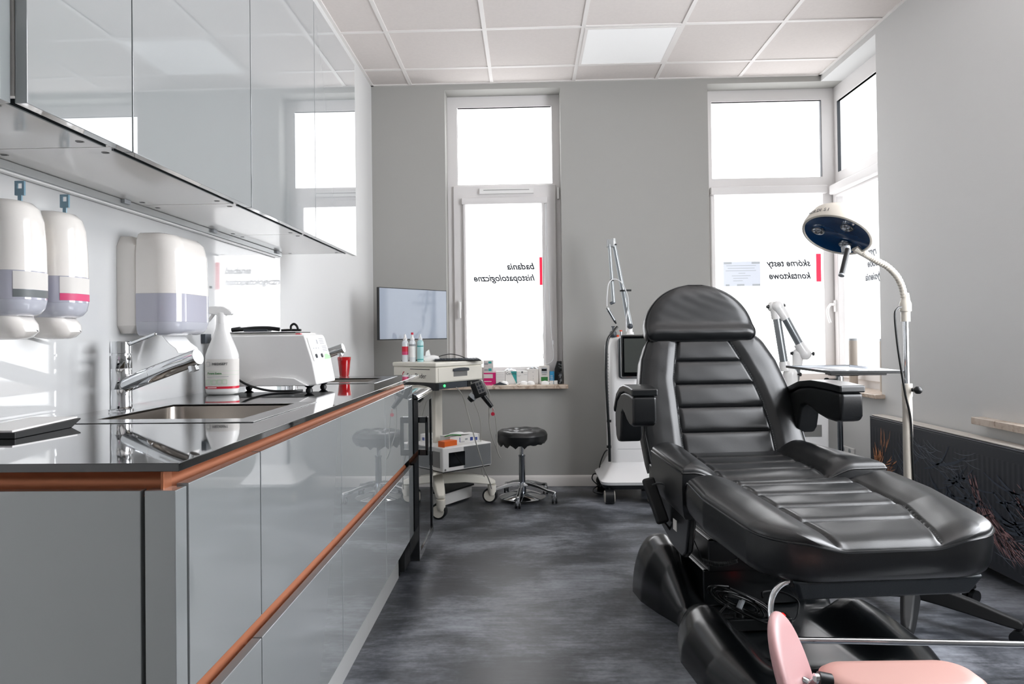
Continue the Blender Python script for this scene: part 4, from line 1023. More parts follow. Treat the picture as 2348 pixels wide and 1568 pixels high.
# ================================================================ EXTRACTOR ARM
t = thing('fume_extractor', 'white smoke extractor unit with jointed aluminium hose arm behind the treatment chair', 'extractor', (1.62, 4.30, 0))
B().m('device_white').box((1.42, 4.20, .10), (1.784, 4.60, .742)).build('housing', t, bevel=.012, seg=3)
B().m('mid_grey').box((1.50, 4.1975, .477), (1.740, 4.201, .547)).build('front_grille', t)
for (x, y) in ((1.46, 4.24), (1.74, 4.24), (1.46, 4.56), (1.74, 4.56)):
    B().m('black_plastic').cyl((x-.012, y, .05), (x+.012, y, .05), .05, n=20).build('castor', t)
Y0 = 4.25
E0 = at(1812, 858, Y0); E1 = at(1777, 703, Y0); E2 = at(1846, 811, Y0); E3 = at(1822, 880, Y0+.05)
def elb(b, p, r=.036): b.sph(p, r, 20, 12)
b = B().m('white_plastic').tube([Vector((E0.x, Y0, .742)), E0+Vector((0, 0, -.01)), E0], .042, 20); b.sph(E0, .042, 20, 12); b.build('base_elbow', t)
u1 = at(1799, 836, Y0)
def sleeve(p, q, r): return B().m('white_plastic').cyl(p, p+(q-p).normalized()*.055, r, r*.94, n=20)
d1 = (E1-u1).normalized()
B().m('alu_tube').cyl(u1+Vector((0, 0, -.01)), E1, .0235, n=20).build('lower_tube', t)
c = B().m('white_plastic').cyl(u1+Vector((.006, 0, -.035)), u1+d1*.02, .034, .030, n=20); c.build('lower_collar', t)
b = B().m('white_plastic').sph(E1+Vector((-.008, .01, 0)), .034, 20, 12); b.sph(E1+Vector((.012, -.018, .0)), .036, 20, 12); b.cyl(E1, E1-d1*.075, .031, n=20)
d2 = (E2-E1).normalized(); b.cyl(E1+Vector((.012, -.018, 0)), E1+Vector((.012, -.018, 0))+d2*.085, .034, .031, n=20)
b.build('top_elbow', t)
B().m('alu_tube').cyl(E1+Vector((.012, -.018, 0))+d2*.07, E2-d2*.02, .0235, n=20).build('upper_tube', t)
b = B().m('white_plastic').sph(E2, .037, 20, 12); b.cyl(E2-d2*.075, E2, .030, .034, n=20); b.sph(E2+Vector((-.035, .02, .0)), .032, 18, 12)
e3d = (E3-E2).normalized(); b.cyl(E2+Vector((-.035, .02, 0)), E2+Vector((-.04, .02, -.075)), .033, .028, n=20); b.build('middle_elbow', t)
B().m('alu_tube').cyl(E2+Vector((-.04, .02, -.05)), E3+Vector((-.0, 0, -.03)), .0225, n=20).build('nozzle_tube', t)
for (p, o) in ((E1, Vector((.040, -.03, .005))), (E2, Vector((.040, -.015, 0))), (E0, Vector((.045, -.03, 0))), (E1, Vector((-.040, .0, 0))), (E2, Vector((-.070, .02, .003)))):
    q = p+o; b = B().m('black_plastic')
    b.cyl(p+o*.5, q, .005, n=10)
    for k in range(6): a = PI*k/3; b.cyl(q+Vector((.003, 0, 0)), q+Vector((.003, 0, 0))+Vector((0, math.cos(a), math.sin(a)))*.011, .0045, n=8)
    b.cyl(q, q+o.normalized()*.010, .009, n=12); b.build('star_knob', t)

# ================================================================ TRAY TABLE
t = thing('instrument_tray_stand', 'steel instrument tray on a slim pole beside the treatment chair', 'tray table', (1.45, 3.30, 0))
a_ = [Vector((1.352, 3.696, .920)), Vector((1.342, 3.137, .920)), Vector((1.660, 3.110, .920)), Vector((1.690, 3.715, .920))]
cen = sum(a_, Vector())/4
b = B().m('tray').ring([[p+Vector((0, 0, .004)) for p in a_], [p+(cen-p)*.05+Vector((0, 0, -.006)) for p in a_]], False)
b.add([p+(cen-p)*.05+Vector((0, 0, -.006)) for p in a_], [(0, 1, 2, 3)]); b.m('black_plastic').ring([[p+Vector((0, 0, .0045)) for p in a_], [p+Vector((0, 0, -.006)) for p in a_], [p+(cen-p)*.05+Vector((0, 0, -.0085)) for p in a_]], False)
b.build('tray', t)
b = B().m('black_plastic').box((1.37, 3.20, .900), (1.62, 3.23, .911)); b.box((1.42, 3.25, .895), (1.52, 3.38, .911)); b.build('bracket', t, bevel=.002)
B().m('chrome_dark').cyl((1.452, 3.30, .02), (1.452, 3.30, .90), .0125, n=20).build('pole', t)
b = B().m('black_plastic').cyl((1.395, 3.29, .872), (1.44, 3.30, .872), .008, n=10); b.sph((1.39, 3.29, .872), .014, 12, 8); b.m('chrome').cyl((1.452, 3.30, .855), (1.452, 3.30, .89), .018, n=18); b.build('clamp_knob', t)
b = B().m('chrome_dark')
for a in (0, PI/2, PI, 1.5*PI): b.box((1.452, 3.29, .012), (1.452+.2, 3.31, .022), Matrix.Translation((1.452, 3.30, 0)) @ Matrix.Rotation(a+.5, 4, 'Z') @ Matrix.Translation((-1.452, -3.30, 0)))
b.build('base_cross', t)
for a in (0, PI/2, PI, 1.5*PI): B().m('rubber').cyl((1.452+.19*math.cos(a+.5)-.01, 3.30+.19*math.sin(a+.5), .012), (1.452+.19*math.cos(a+.5)+.01, 3.30+.19*math.sin(a+.5), .012), .012, n=14).build('foot', t)

# ================================================================ EXAMINATION LAMP
t = thing('examination_lamp', 'cream examination lamp with blue lens face on gooseneck and star base', 'lamp', (1.467, 2.75, 0))
LC = at(1921, 531, 2.72)
ax = Vector((-.46, -.29, -.85)).normalized()    # where the lamp shines
h = B().m('cream_lamp').lathe([(.0001, -.058), (.070, -.058), (.104, -.054), (.115, -.048), (.120, -.038), (.129, .006), (.1275, .018), (.124, .020), (.120, .0205), (.118, .012)], LC, 56, ax, cap=False)
h.m('cream_lamp').lathe([(.0001, -.068), (.06, -.068), (.098, -.064), (.101, -.056), (.0001, -.056)], LC, 48, ax)
h.build('head', t, ang=30)
uu = Vector((-.62, -1, 0)); uu = (uu-ax*uu.dot(ax)).normalized(); vv = uu.cross(ax)
if vv.x < 0: vv = -vv
for k, ch in enumerate('MORDISI'):
    a = -.98+.115*k; rd = uu*math.cos(a)+vv*math.sin(a); tg = -uu*math.sin(a)+vv*math.cos(a)
    text(ch, t, 'lettering', LC+ax*.000+rd*.1295, tg, -ax, .019, 'ink', depth=.0004)
fc = B().m('blue_lamp').lathe([(.0001, .004), (.06, .007), (.10, .011), (.1185, .015), (.1185, .005), (.0001, .0)], LC, 56, ax); fc.build('lens_face', t, ang=30)
e1 = ax.cross(Vector((0, 1, 0))).normalized(); e2 = ax.cross(e1)
sx_ = Vector((1, 0, 0)) - ax*ax.x; sx_.normalize(); sy_ = ax.cross(sx_)
for k, a in enumerate((200, 320, 80)):
    c = LC+ax*.012+(sx_*math.cos(math.radians(a))+sy_*math.sin(math.radians(a)))*.068
    b = B().m('chrome').lathe([(.024, -.002), (.024, .004), (.020, .004), (.012, -.002), (.0001, -.003)], c, 20, ax, cap=False)
    b.m('lens').lathe([(.0001, .004), (.006, .003), (.010, .001), (.012, -.001)], c, 12, ax, cap=False)
    b.build('spot_lens', t)
hb = LC+ax*.012+(sx_*math.cos(math.radians(30))+sy_*math.sin(math.radians(30)))*.060
hp0 = at(1944, 571, 2.62); hp1 = at(1930, 629, 2.585)
b = B().m('grey_light').lathe([(.0001, -.01), (.016, -.01), (.016, .012), (.012, .016), (.0001, .016)], hp0+Vector((0, .015, .0)), 18, (0, -.3, -.95)); b.m('black_plastic').cyl(hp0, hp1, .0095, .0095, n=16); b.m('grey_light').cyl(hp1, hp1+(hp1-hp0).normalized()*.006, .0105, n=16); b.build('handle', t)
gp = [at(1978, 577, 2.74), at(1992, 588, 2.75), at(2012, 599, 2.75), at(2034, 611, 2.75), at(2056, 633, 2.75), at(2069, 660, 2.75), at(2074, 688, 2.75)]
sp = spline(gp, 16); b = B().m('cream_lamp'); k_ = len(sp)
b.tube(sp, lambda q: .0125+.0009*math.sin(q*k_*1.6), 12); b.build('gooseneck', t, ang=60)
b = B().m('cream_lamp').cyl(gp[0]+Vector((-.03, 0, .016)), gp[1], .016, .0125, n=16); b.build('neck_joint', t)
X0 = 1.4675
b = B().m('cream_lamp').lathe([(.013, 1.245), (.017, 1.215), (.021, 1.205), (.021, 1.175), (.0165, 1.172), (.0165, 1.135), (.0001, 1.135)], (X0, 2.75, 0), 20, cap=False); b.build('collar', t)
B().m('chrome').cyl((X0, 2.75, .87), (X0, 2.75, 1.14), .0095, n=20).build('steel_pole', t)
B().m('cream_lamp').lathe([(.0001, .895), (.019, .895), (.019, .845), (.0175, .845), (.0175, .12), (.0001, .12)], (X0, 2.75, 0), 24).build('lower_pole', t)
b = B().m('black_plastic').cyl((X0+.012, 2.735, .872), (X0+.022, 2.72, .872), .008, n=10); b.sph((X0+.022, 2.715, .872), .016, 10, 6); b.build('height_knob', t)
B().m('cable').tube([at(2066, 704, 2.72), at(2057, 708, 2.70), at(2052, 725, 2.69), at(2058, 790, 2.70), at(2067, 850, 2.71), at(2076, 905, 2.72), at(2088, 960, 2.73), at(2092, 1040, 2.73), at(2095, 1100, 2.73), at(2098, 1150, 2.73)], .0042, 8, 6).build('cable', t)
hub = B().m('black_satin').lathe([(.0001, .145), (.030, .145), (.045, .135), (.050, .10), (.040, .085), (.0001, .085)], (X0, 2.75, 0), 28); hub.build('hub', t)
for k in range(5):
    a = math.radians(-120+72*k); d_ = Vector((math.cos(a), math.sin(a), 0)); s_ = Vector((-d_.y, d_.x, 0)); O_ = Vector((X0, 2.75, 0))
    secs = [(.02, .036, .080, .140), (.10, .034, .078, .136), (.20, .030, .070, .120), (.30, .025, .060, .098), (.345, .021, .058, .088), (.36, .014, .060, .080)]
    lg = B().m('black_matte').ring([[O_+d_*r+s_*w_+Vector((0, 0, lo)), O_+d_*r-s_*w_+Vector((0, 0, lo)), O_+d_*r-s_*w_*.55+Vector((0, 0, hi)), O_+d_*r+s_*w_*.55+Vector((0, 0, hi))] for r, w_, lo, hi in secs]).build('leg', t, bevel=.007, seg=3)
    p = O_+d_*.345
    c = B().m('black_plastic').cyl(p+Vector((0, 0, .062)), p+Vector((0, 0, .045)), .010, n=12)
    for q in (-1, 1): c.cyl(p+s_*.005*q+Vector((0, 0, .026)), p+s_*.022*q+Vector((0, 0, .026)), .026, n=24)
    c.sph(p+Vector((0, 0, .036)), .019, 12, 8)
    c.build('castor', lg)

# ================================================================ RADIATOR, SOCKET, ROLLS
t = thing('radiator', 'long dark radiator printed with grey and copper feather strokes', 'radiator', (2.08, 3.2, .0))
RX, R0, R1, RZ0, RZ1 = 2.050, 2.0, 4.258, .035, .612
B().m('radiator').box((RX, R0, RZ0), (RX+.022, R1, RZ1-.03)).build('front_panel', t, bevel=.003)
B().m('radiator').box((RX+.07, R0, RZ0), (XR-.004, R1, RZ1-.03)).build('rear_panel', t, bevel=.003)
gr = B().m('radiator').box((RX, R0-.002, RZ1-.032), (RX+.095, R1+.002, RZ1-.020)); gr.m('ledge').box((RX+.012, R0, RZ1-.0195), (RX+.088, R1, RZ1-.012))
gr.build('top_grille', t, bevel=.003)
for y in (R0, R1-.003): B().m('radiator').box((RX+.002, y, RZ0), (RX+.094, y+.003, RZ1-.033)).build('side_panel', t)
rb = B().m('radiator')
y = R1-.04
while y > R0+.03:
    rb.prism([(-.004, 0), (.004, 0), (.012, .0008), (-.012, .0008)], (RX-.0008, y, RZ0+.04), (0, 1, 0), (1, 0, 0), (0, 0, 1), RZ1-RZ0-.12); y -= .0333
rb.build('ribs', t)
def strokes(key, items, r0=1):
    b = B().m(key)
    for (pts, w_) in items:
        P = spline([Vector((0, p[0], p[1])) for p in pts], 6); n = len(P); vs = []
        for i, p in enumerate(P):
            tt = (P[min(i+1, n-1)]-P[max(i-1, 0)]).normalized(); nn = Vector((0, -tt.z, tt.y)); q = i/(n-1)
            ww = w_*math.sin(PI*min(1, q*1.0+.02))**.6*.5
            for s__ in (-1, 1): v = p+nn*ww*s__; vs.append((RX-.0022, v.y, v.z))
        b.add(vs, [(2*i, 2*i+1, 2*i+3, 2*i+2) for i in range(n-1)])
    return b
random.seed(11); R_ = random.uniform
def fan(cy, cz, n, ang0, ang1, l0, l1, curl, w0, w1, spread=.04):
    out = []
    for i in range(n):
        a = math.radians(ang0+(ang1-ang0)*R_(0, 1)); L_ = R_(l0, l1); y0, z0 = cy+R_(-spread, spread), cz+R_(-spread, spread)*.8
        c_ = curl*R_(.6, 1.4); pts = []
        for k in range(4):
            q = k/3; aa = a+c_*q; y0 += (-math.cos(aa))*L_/3*(k > 0); z0 += math.sin(aa)*L_/3*(k > 0); pts.append((y0, z0))
        if all(R0+.02 < p[0] < R1-.02 and RZ0+.02 < p[1] < RZ1-.06 for p in pts): out.append((pts, R_(w0, w1)))
    return out
it = fan(4.17, .33, 26, 10, 170, .04, .12, .5, .003, .008, .04)+fan(4.05, .31, 10, -20, 30, .06, .12, .3, .002, .005, .05)+fan(4.10, .42, 12, 50, 85, .05, .12, .4, .002, .004, .04)
strokes('stroke_orange', it).build('feather_strokes_copper', t)
it = fan(3.22, .30, 30, -75, -40, .10, .22, .25, .002, .006, .05)+fan(3.30, .42, 16, -80, -60, .08, .18, .1, .0015, .004, .03)+fan(3.08, .20, 26, -70, -20, .06, .16, .3, .002, .006, .05)+fan(2.95, .40, 20, -70, -30, .1, .2, .2, .002, .005, .08)
strokes('stroke_pink', it).build('feather_strokes_rose', t)
it = fan(3.72, .50, 22, -70, -35, .12, .22, .9, .001, .003, .10)+fan(3.45, .5, 16, -60, -10, .12, .25, .5, .001, .003, .12)+fan(3.05, .12, 30, -60, 0, .10, .25, .6, .0015, .004, .12)+fan(3.9, .45, 18, -80, -50, .1, .2, .6, .001, .0025, .10)+fan(2.7, .35, 30, -60, 0, .1, .3, .6, .001, .004, .2)
strokes('stroke_grey', it).build('feather_strokes_grey', t)
it = fan(3.55, .30, 26, -70, 10, .15, .35, .8, .006, .016, .16)+fan(3.95, .25, 18, -60, 40, .15, .3, .8, .006, .014, .14)+fan(3.1, .35, 20, -70, 0, .15, .3, .6, .006, .014, .15)
strokes('stroke_blue', it).build('feather_strokes_blue', t)
B().m('radiator').box((RX+.03, R0+.2, 0), (RX+.07, R0+.24, RZ0+.02)).build('bracket', t)
B().m('radiator').box((RX+.03, R1-.24, 0), (RX+.07, R1-.2, RZ0+.02)).build('bracket', t)

t = thing('wall_socket', 'white double wall socket with a black plug low on the right wall', 'socket', (2.145, 4.765, .28))
B().m('white_plastic').box((2.138, 4.67, .24), (2.1495, 4.865, .325)).build('plate', t, bevel=.003)
for y in (4.725, 4.815):
    b = B().m('grey_light').cyl((2.1375, y, .300), (2.1392, y, .300), .018, n=24); b.m('ink').cyl((2.1368, y-.008, .300), (2.1376, y-.008, .300), .0025, n=8); b.cyl((2.1368, y+.008, .300), (2.1376, y+.008, .300), .0025, n=8); b.build('socket_well', t)
B().m('black_plastic').cyl((2.138, 4.80, .262), (2.095, 4.80, .255), .017, .012, n=16).build('plug', t)
for k, (x, y) in enumerate(((2.345-.05, 4.86), (2.30, 4.50))):
    p = (2.235, 4.86) if k == 0 else (2.275, 4.52)
    t = thing('foil_roll', ['upright roll of foil standing on the corner sill, left one', 'upright roll of foil at the wall edge, right one of the two'][k], 'roll', (p[0], p[1], .7152), 0, 'upright rolls on the corner sill')
    B().m('foil').lathe([(.0001, 0), (.026, 0), (.028, .005), (.028, .315), (.0265, .32), (.0001, .32)], n=28).build('roll', t, w=False)
    B().m('grey_light').lathe([(.0001, .32), (.0265, .32), (.0265, .335), (.0001, .335)], n=24).build('core', t, w=False)
# ================================================================ TREATMENT CHAIR
CA = math.radians(6)
t = thing('treatment_chair', 'large black leather treatment chair with armrests and padded leg rest', 'chair', (.83, 2.95, 0), CA)
chair = t
def sm(a, b, x): q = max(0, min(1, (x-a)/(b-a))); return q*q*(3-2*q)
def lerp(tab, x):
    for (x0, y0), (x1, y1) in zip(tab, tab[1:]):
        if x <= x1: q = (x-x0)/(x1-x0); q = max(0, q); return y0+(y1-y0)*q
    return tab[-1][1]
def cushion(name, org, ax, ay, n, L, wl, wr, thick, crown, rad, pleats=(), seam=None, pdepth=.010, bols=.0, key='leather', nu=150, nv=130, parent=t, lip=0, curve=None, tp=.0, pillow=.004, panel_t=(0.0, 1.0), endr=None, backin=.012):
    """padded cushion: ax lateral, ay lengthwise, n = face normal. wl/wr(t) half widths. thick measured from face down."""
    org, ax, ay, n = Vector(org), Vector(ax).normalized(), Vector(ay).normalized(), Vector(n).normalized()
    cf = curve or (lambda q: 0)
    def base(s, q):
        x = -wl(q)*(-s) if s < 0 else wr(q)*s
        if s < 0: x = wl(q)*s
        return x
    def rise(s, q):
        if not tp: return 0
        w0 = seam(q, s)
        return tp*sm(w0-.03, w0+.10, abs(base(s, q)))*sm(0, .12, q)
    def P(s, q, h): return org+ax*base(s, q)+ay*(q*L)+n*(h+cf(q)+rise(s, q))
    def height(s, q):
        w = wl(q) if s < 0 else wr(q)
        ds = (1-abs(s))*w; dt = min(q, 1-q)*L
        d = min(ds, dt); e = max(0, 1-d/rad)
        h = -crown*(1-math.sqrt(max(0, 1-e*e)))
        if seam is not None:
            w0 = seam(q, s)
            inside = 1-sm(w0-.014, w0+.006, abs(base(s, q))); inb = 1-sm(w0-.004, w0+.045, abs(base(s, q)))
            fade = sm(panel_t[0]-.02, panel_t[0]+.03, q)*(1-sm(panel_t[1]-.03, panel_t[1]+.02, q))
            h -= bols*inb*fade
            h -= .007*math.exp(-((abs(base(s, q))-w0)/.0055)**2)*fade
            if pleats:
                g = 0
                for k in range(len(pleats)):
                    g = max(g, math.exp(-abs(q-pleats[k])*L/.010))
                h -= pdepth*g*inside*fade
                h += pillow*(1-g)*inside*fade
                for pp in pleats:
                    dq = (q-pp)*L
                    h -= .004*math.exp(-(dq/.0028)**2)*inside*fade
        h += .0005*math.sin(q*23+s*5)*math.sin(s*7+q*9)*(1 if ds > .03 else 0)
        return h
    ss = [.6*(-1+2*i/nu)+.4*math.sin(PI/2*(-1+2*i/nu)) for i in range(nu+1)]
    # denser rows near pleats and ends
    qs = sorted(set([round(.5-.5*math.cos(PI*i/nv), 5)*.5+round(i/nv, 5)*.5 for i in range(nv+1)]+[max(0, min(1, p+d/L)) for p in pleats for d in (-.012, -.006, -.003, 0, .003, .006, .012)]))
    top = [[P(s, q, height(s, q)) for s in ss] for q in qs]
    vs = [p for r in top for p in r]; W = len(ss); fs = []
    for i in range(len(qs)-1):
        for j in range(W-1): a = i*W+j; fs.append((a, a+1, a+W+1, a+W))
    # boundary loop going round
    nr = len(qs); loop = [j for j in range(W)]+[i*W+W-1 for i in range(1, nr)]+[(nr-1)*W+j for j in range(W-2, -1, -1)]+[i*W for i in range(nr-2, 0, -1)]
    cen = org+ay*(L/2)
    def down(idx, dep, ins):
        p = vs[idx]; i, j = divmod(idx, W); q, s = qs[i], ss[j]
        face = org+ax*base(s, q)+ay*(q*L)+n*(cf(q)-dep+rise(s, q)*max(0, 1-dep/thick))
        inn = (ax*(-base(s, q)/(max(wl(q), wr(q)))*ins) + ay*((.5-q)*2*ins))
        return face+inn
    offs = [(crown+.006, -.001), (thick*.45, -.003), (thick*.8, -.001), (thick*.95, backin*.4), (thick, backin)]
    prev = loop
    for dep, ins in offs:
        st = len(vs); new = []
        for idx in loop: vs.append(down(idx, dep, ins)); new.append(len(vs)-1)
        m_ = len(loop)
        for k in range(m_): fs.append((prev[k], new[k], new[(k+1) % m_], prev[(k+1) % m_]))
        prev = new
    fs.append(tuple(prev))
    o = B().m(key); o.add(vs, fs); ob = o.build(name, parent, w=False, ang=50)
    # piping along the upper edge
    pts = [down(i, crown-.001, -.0015) for i in loop[::2]]; pts.append(pts[0]); pts.append(pts[1])
    B().m('leather_pipe').tube(pts, .0036, 6).build('piping', ob, w=False)
    # seams: long stitched lines
    if seam is not None:
        st = B().m('leather_pipe'); th = B().m('thread')
        for sg in (-1, 1):
            pl = []
            for i in range(60):
                q = panel_t[0]+(panel_t[1]-panel_t[0])*i/59; w0 = seam(q, sg)
                ww = wl(q) if sg < 0 else wr(q); s = sg*w0/ww
                pl.append(P(s, q, height(s, q)+.0008))
            st.tube(pl, .0016, 5)
            for a, b_ in zip(pl, pl[1:]):
                m1 = a+(b_-a)*.2+ax*.004*sg+n*.0022; m2 = a+(b_-a)*.55+ax*.004*sg+n*.0022; th.tube([m1, m2], .0005, 4)
        st.build('seam', ob, w=False)
        th.build('stitching', ob, w=False)
    return ob
# --- leg rest: t=0 at joint, 1 at the foot end
X_, Yf = (1, 0, 0), (0, -1, 0)
slope = math.atan2(.05, .56)
ayl = Vector((0, -math.cos(slope), -math.sin(slope))); nl = Vector((0, -math.sin(slope), math.cos(slope)))
def rnd(q, w, q0, c, q1=None, c1=0):
    e = max(0, (q-q0)/(1-q0)); w -= c*(1-math.sqrt(max(0, 1-e*e)))
    if q1: e = max(0, (q1-q)/q1); w -= c1*(1-math.sqrt(max(0, 1-e*e)))
    return w
LR = lambda a, b_: (lambda q, s: lerp(a if s < 0 else b_, q))
wleg = lambda q: rnd(q, lerp([(0, .350), (.09, .362), (.38, .372), (.8, .342), (1, .306)], q), .84, .11, .05, .02)
cushion('leg_cushion', (0, -.515, .606), X_, ayl, nl, .600, wleg, wleg, .108, .024, .080, [.138, .31, .504, .707], LR([(0, .205), (.55, .175), (1, .148)], [(0, .200), (.55, .204), (1, .130)]), .008, .004, pillow=.006, panel_t=(0, .985), tp=.030)
wseat = lambda q: lerp([(0, .30), (.15, .335), (1, .362)], q)
cushion('seat_cushion', (0, .03, .612), X_, Yf, (0, 0, 1), .545, wseat, wseat, .150, .028, .10, [.30, .54, .78], LR([(0, .165), (1, .225)], [(0, .205), (1, .150)]), .007, .010, pillow=.005, panel_t=(0, 1.0), tp=.045)
# --- backrest
TB = math.radians(19)
up = Vector((0, math.sin(TB), math.cos(TB))); nb = Vector((0, -math.cos(TB), math.sin(TB)))
wbl = lambda q: rnd(q, lerp([(0, .315), (.06, .322), (.25, .333), (.59, .329), (.8, .307), (.92, .278), (1, .250)], q), .93, .04)
wbr = lambda q: rnd(q, lerp([(0, .372), (.16, .368), (.4, .350), (.6, .326), (.78, .294), (.92, .250), (1, .215)], q), .93, .04)
cushion('backrest', (0, -.005, .535), X_, up, nb, .605, wbl, wbr, .125, .026, .075, [.262, .441, .612, .784], LR([(0, .170), (.46, .175), (.65, .177), (1, .135)], [(0, .228), (.26, .22), (.46, .202), (.64, .172), (.82, .126), (1, .072)]), .008, .010, pillow=.005, panel_t=(.0, .99))
# --- headrest
TH_ = math.radians(14)
uph = Vector((0, math.sin(TH_), math.cos(TH_))); nh = Vector((0, -math.cos(TH_), math.sin(TH_)))
def whead(q):
    w = .246*math.sqrt(max(.0004, 1-max(0, (q-.16)/.84)**2.1)) if q > .16 else .246
    e = max(0, (.14-q)/.14); w -= .035*(1-math.sqrt(max(0, 1-e*e)))
    return max(w, .03)
hc = cushion('headrest', Vector((-.037, .168, 1.072)), X_, uph, nh, .258, whead, whead, .095, .022, .06, (), None, nu=48, nv=60, curve=lambda q: .022*math.exp(-((q-.12)/.12)**2)-.004)
B().m('black_plastic').box((-.17, .215, 1.02), (.13, .27, 1.10)).build('headrest_bracket', t, w=False, bevel=.01)
B().m('black_satin').add(*(lambda: ([(-.25, .13, .60), (.25, .13, .60), (.20, .30, 1.02), (-.20, .30, 1.02), (-.25, .17, .60), (.25, .17, .60), (.20, .33, 1.02), (-.20, .33, 1.02)], [(0, 3, 2, 1), (4, 5, 6, 7), (0, 1, 5, 4), (1, 2, 6, 5), (2, 3, 7, 6), (3, 0, 4, 7)]))()).build('back_shell', t, w=False, bevel=.012)
# --- armrests
prof = [(0, .865), (.0, .775), (.012, .757), (.05, .750), (.11, .753), (.17, .765), (.225, .785), (.27, .795), (.305, .785), (.325, .745), (.34, .690), (.365, .665), (.43, .660), (.475, .680), (.495, .74), (.495, .775), (.42, .832), (.32, .864), (.22, .874), (.10, .872)]
topp = [(-.006, .866), (.10, .872), (.22, .874), (.32, .864), (.42, .832), (.500, .775), (.512, .795), (.43, .858), (.32, .892), (.22, .902), (.10, .900), (-.006, .893)]
for sg, cx, yf in ((-1, -.425, -.285), (1, .375, -.295)):
    kd = .6 if sg < 0 else 1.0; pr = [(d_*kd, z) for d_, z in prof]; tpp = [(d_*kd, z) for d_, z in topp]
    b = B().m('leather').prism(pr, (cx-.046, yf, 0), (0, 1, 0), (0, 0, 1), (1, 0, 0), .092)
    a_o = b.build('armrest', t, w=False, bevel=.014, seg=4, ang=50)
    b = B().m('black_satin').prism(tpp, (cx-.050, yf, 0), (0, 1, 0), (0, 0, 1), (1, 0, 0), .100); b.build('arm_pad', a_o, w=False, bevel=.006, seg=3)
    b = B().m('dark_metal').box((cx-.018, yf+.38*kd, .70), (cx+.018, .125, .74)); b.box((min(cx, sg*.28), .088, .70), (max(cx, sg*.28), .125, .74)); b.build('arm_hinge', a_o, w=False, bevel=.004)
# --- frame under the cushions
b = B().m('dark_metal').add([(-.27, -.56, .488), (.27, -.56, .488), (.262, -1.095, .4515), (-.262, -1.095, .4515), (-.22, -.56, .44), (.22, -.56, .44), (.235, -1.07, .392), (-.235, -1.07, .392)], [(0, 3, 2, 1), (4, 5, 6, 7), (0, 1, 5, 4), (1, 2, 6, 5), (2, 3, 7, 6), (3, 0, 4, 7)])
b.build('leg_plate', t, w=False, bevel=.012, seg=3)
b = B().m('dark_metal').box((-.24, -.50, .42), (.24, -.02, .468)); b.build('seat_frame', t, w=False, bevel=.008)
for sg in (-1, 1):
    b = B().m('black_satin').prism([(.02, .47), (.02, .38), (-.10, .36), (-.30, .305), (-.40, .30), (-.44, .33), (-.475, .44), (-.49, .50), (-.30, .52), (.02, .56)], (sg*.300, 0, 0), (0, 1, 0), (0, 0, 1), (sg, 0, 0), .030)
    sp_ = b.build('side_cover', t, w=False, bevel=.010, seg=3)
    if sg < 0: B().m('card').box((-.3312, -.345, .375), (-.3302, -.305, .415)).build('rating_label', sp_, w=False)
# lifting column
def tap_box(b, x, y, z0, z1, w0, d0, w1, d1, dy=0):
    b.ring([[(x-w0, y-d0, z0), (x+w0, y-d0, z0), (x+w0, y+d0, z0), (x-w0, y+d0, z0)], [(x-w1, y-d1+dy, z1), (x+w1, y-d1+dy, z1), (x+w1, y+d1+dy, z1), (x-w1, y+d1+dy, z1)]])
for k, (z0, z1, w0, w1) in enumerate(((.06, .20, .20, .20), (.195, .32, .185, .185), (.315, .43, .17, .17))):
    b = B().m('black_satin'); tap_box(b, 0, -.10-.02*k, z0, z1, w0, .15, w1, .15); b.build('column_cover', t, w=False, bevel=.008)
# base shell as one moulded surface
def hw(y): return lerp([(-1.0, .22), (-.96, .29), (-.88, .345), (-.75, .385), (-.55, .390), (-.42, .360), (-.33, .315), (-.26, .305), (-.15, .345), (-.02, .380), (.10, .385), (.20, .35), (.27, .27), (.30, .20)], y)
def base_h(x, y):
    a = abs(x); w_ = hw(y); cx = .265
    H = lerp([(-1.0, .0), (-.985, .045), (-.95, .080), (-.88, .110), (-.75, .135), (-.58, .150), (-.47, .155), (-.40, .135), (-.355, .095), (-.32, .060), (-.27, .070), (-.22, .115), (-.14, .190), (-.04, .240), (.05, .255), (.13, .235), (.20, .180), (.26, .10), (.285, .05), (.30, .0)], y)
    ends = min(1, max(0, (y+1.0)/.08), max(0, (.30-y)/.10))**.5
    deck = (.055+.09*math.exp(-((y-.08)/.13)**2)+.055*math.exp(-((y+.86)/.07)**2)*math.exp(-(a/.24)**4))*ends
    if a >= cx:
        q = min(1, (a-cx)/max(.02, w_-cx)); return H*math.sqrt(max(0, 1-q**2.3))
    q = min(1, (cx-a)/.13); q = q*q*(3-2*q); return H*(1-q)+deck*q
NX, NY = 72, 110; vs = []; fs = []
for i in range(NY+1):
    y = -1.0+1.30*i/NY; w_ = hw(y)
    for j in range(NX+1):
        s = math.sin(PI/2*(-1+2*j/NX)); x = s*w_
        vs.append((x, y, max(base_h(x, y), .0)))
for i in range(NY):
    for j in range(NX): a = i*(NX+1)+j; fs.append((a, a+1, a+NX+2, a+NX+1))
bs = B().m('black_satin').add(vs, fs); st = len(bs.v)
bs.build('base_shell', t, w=False, ang=70)
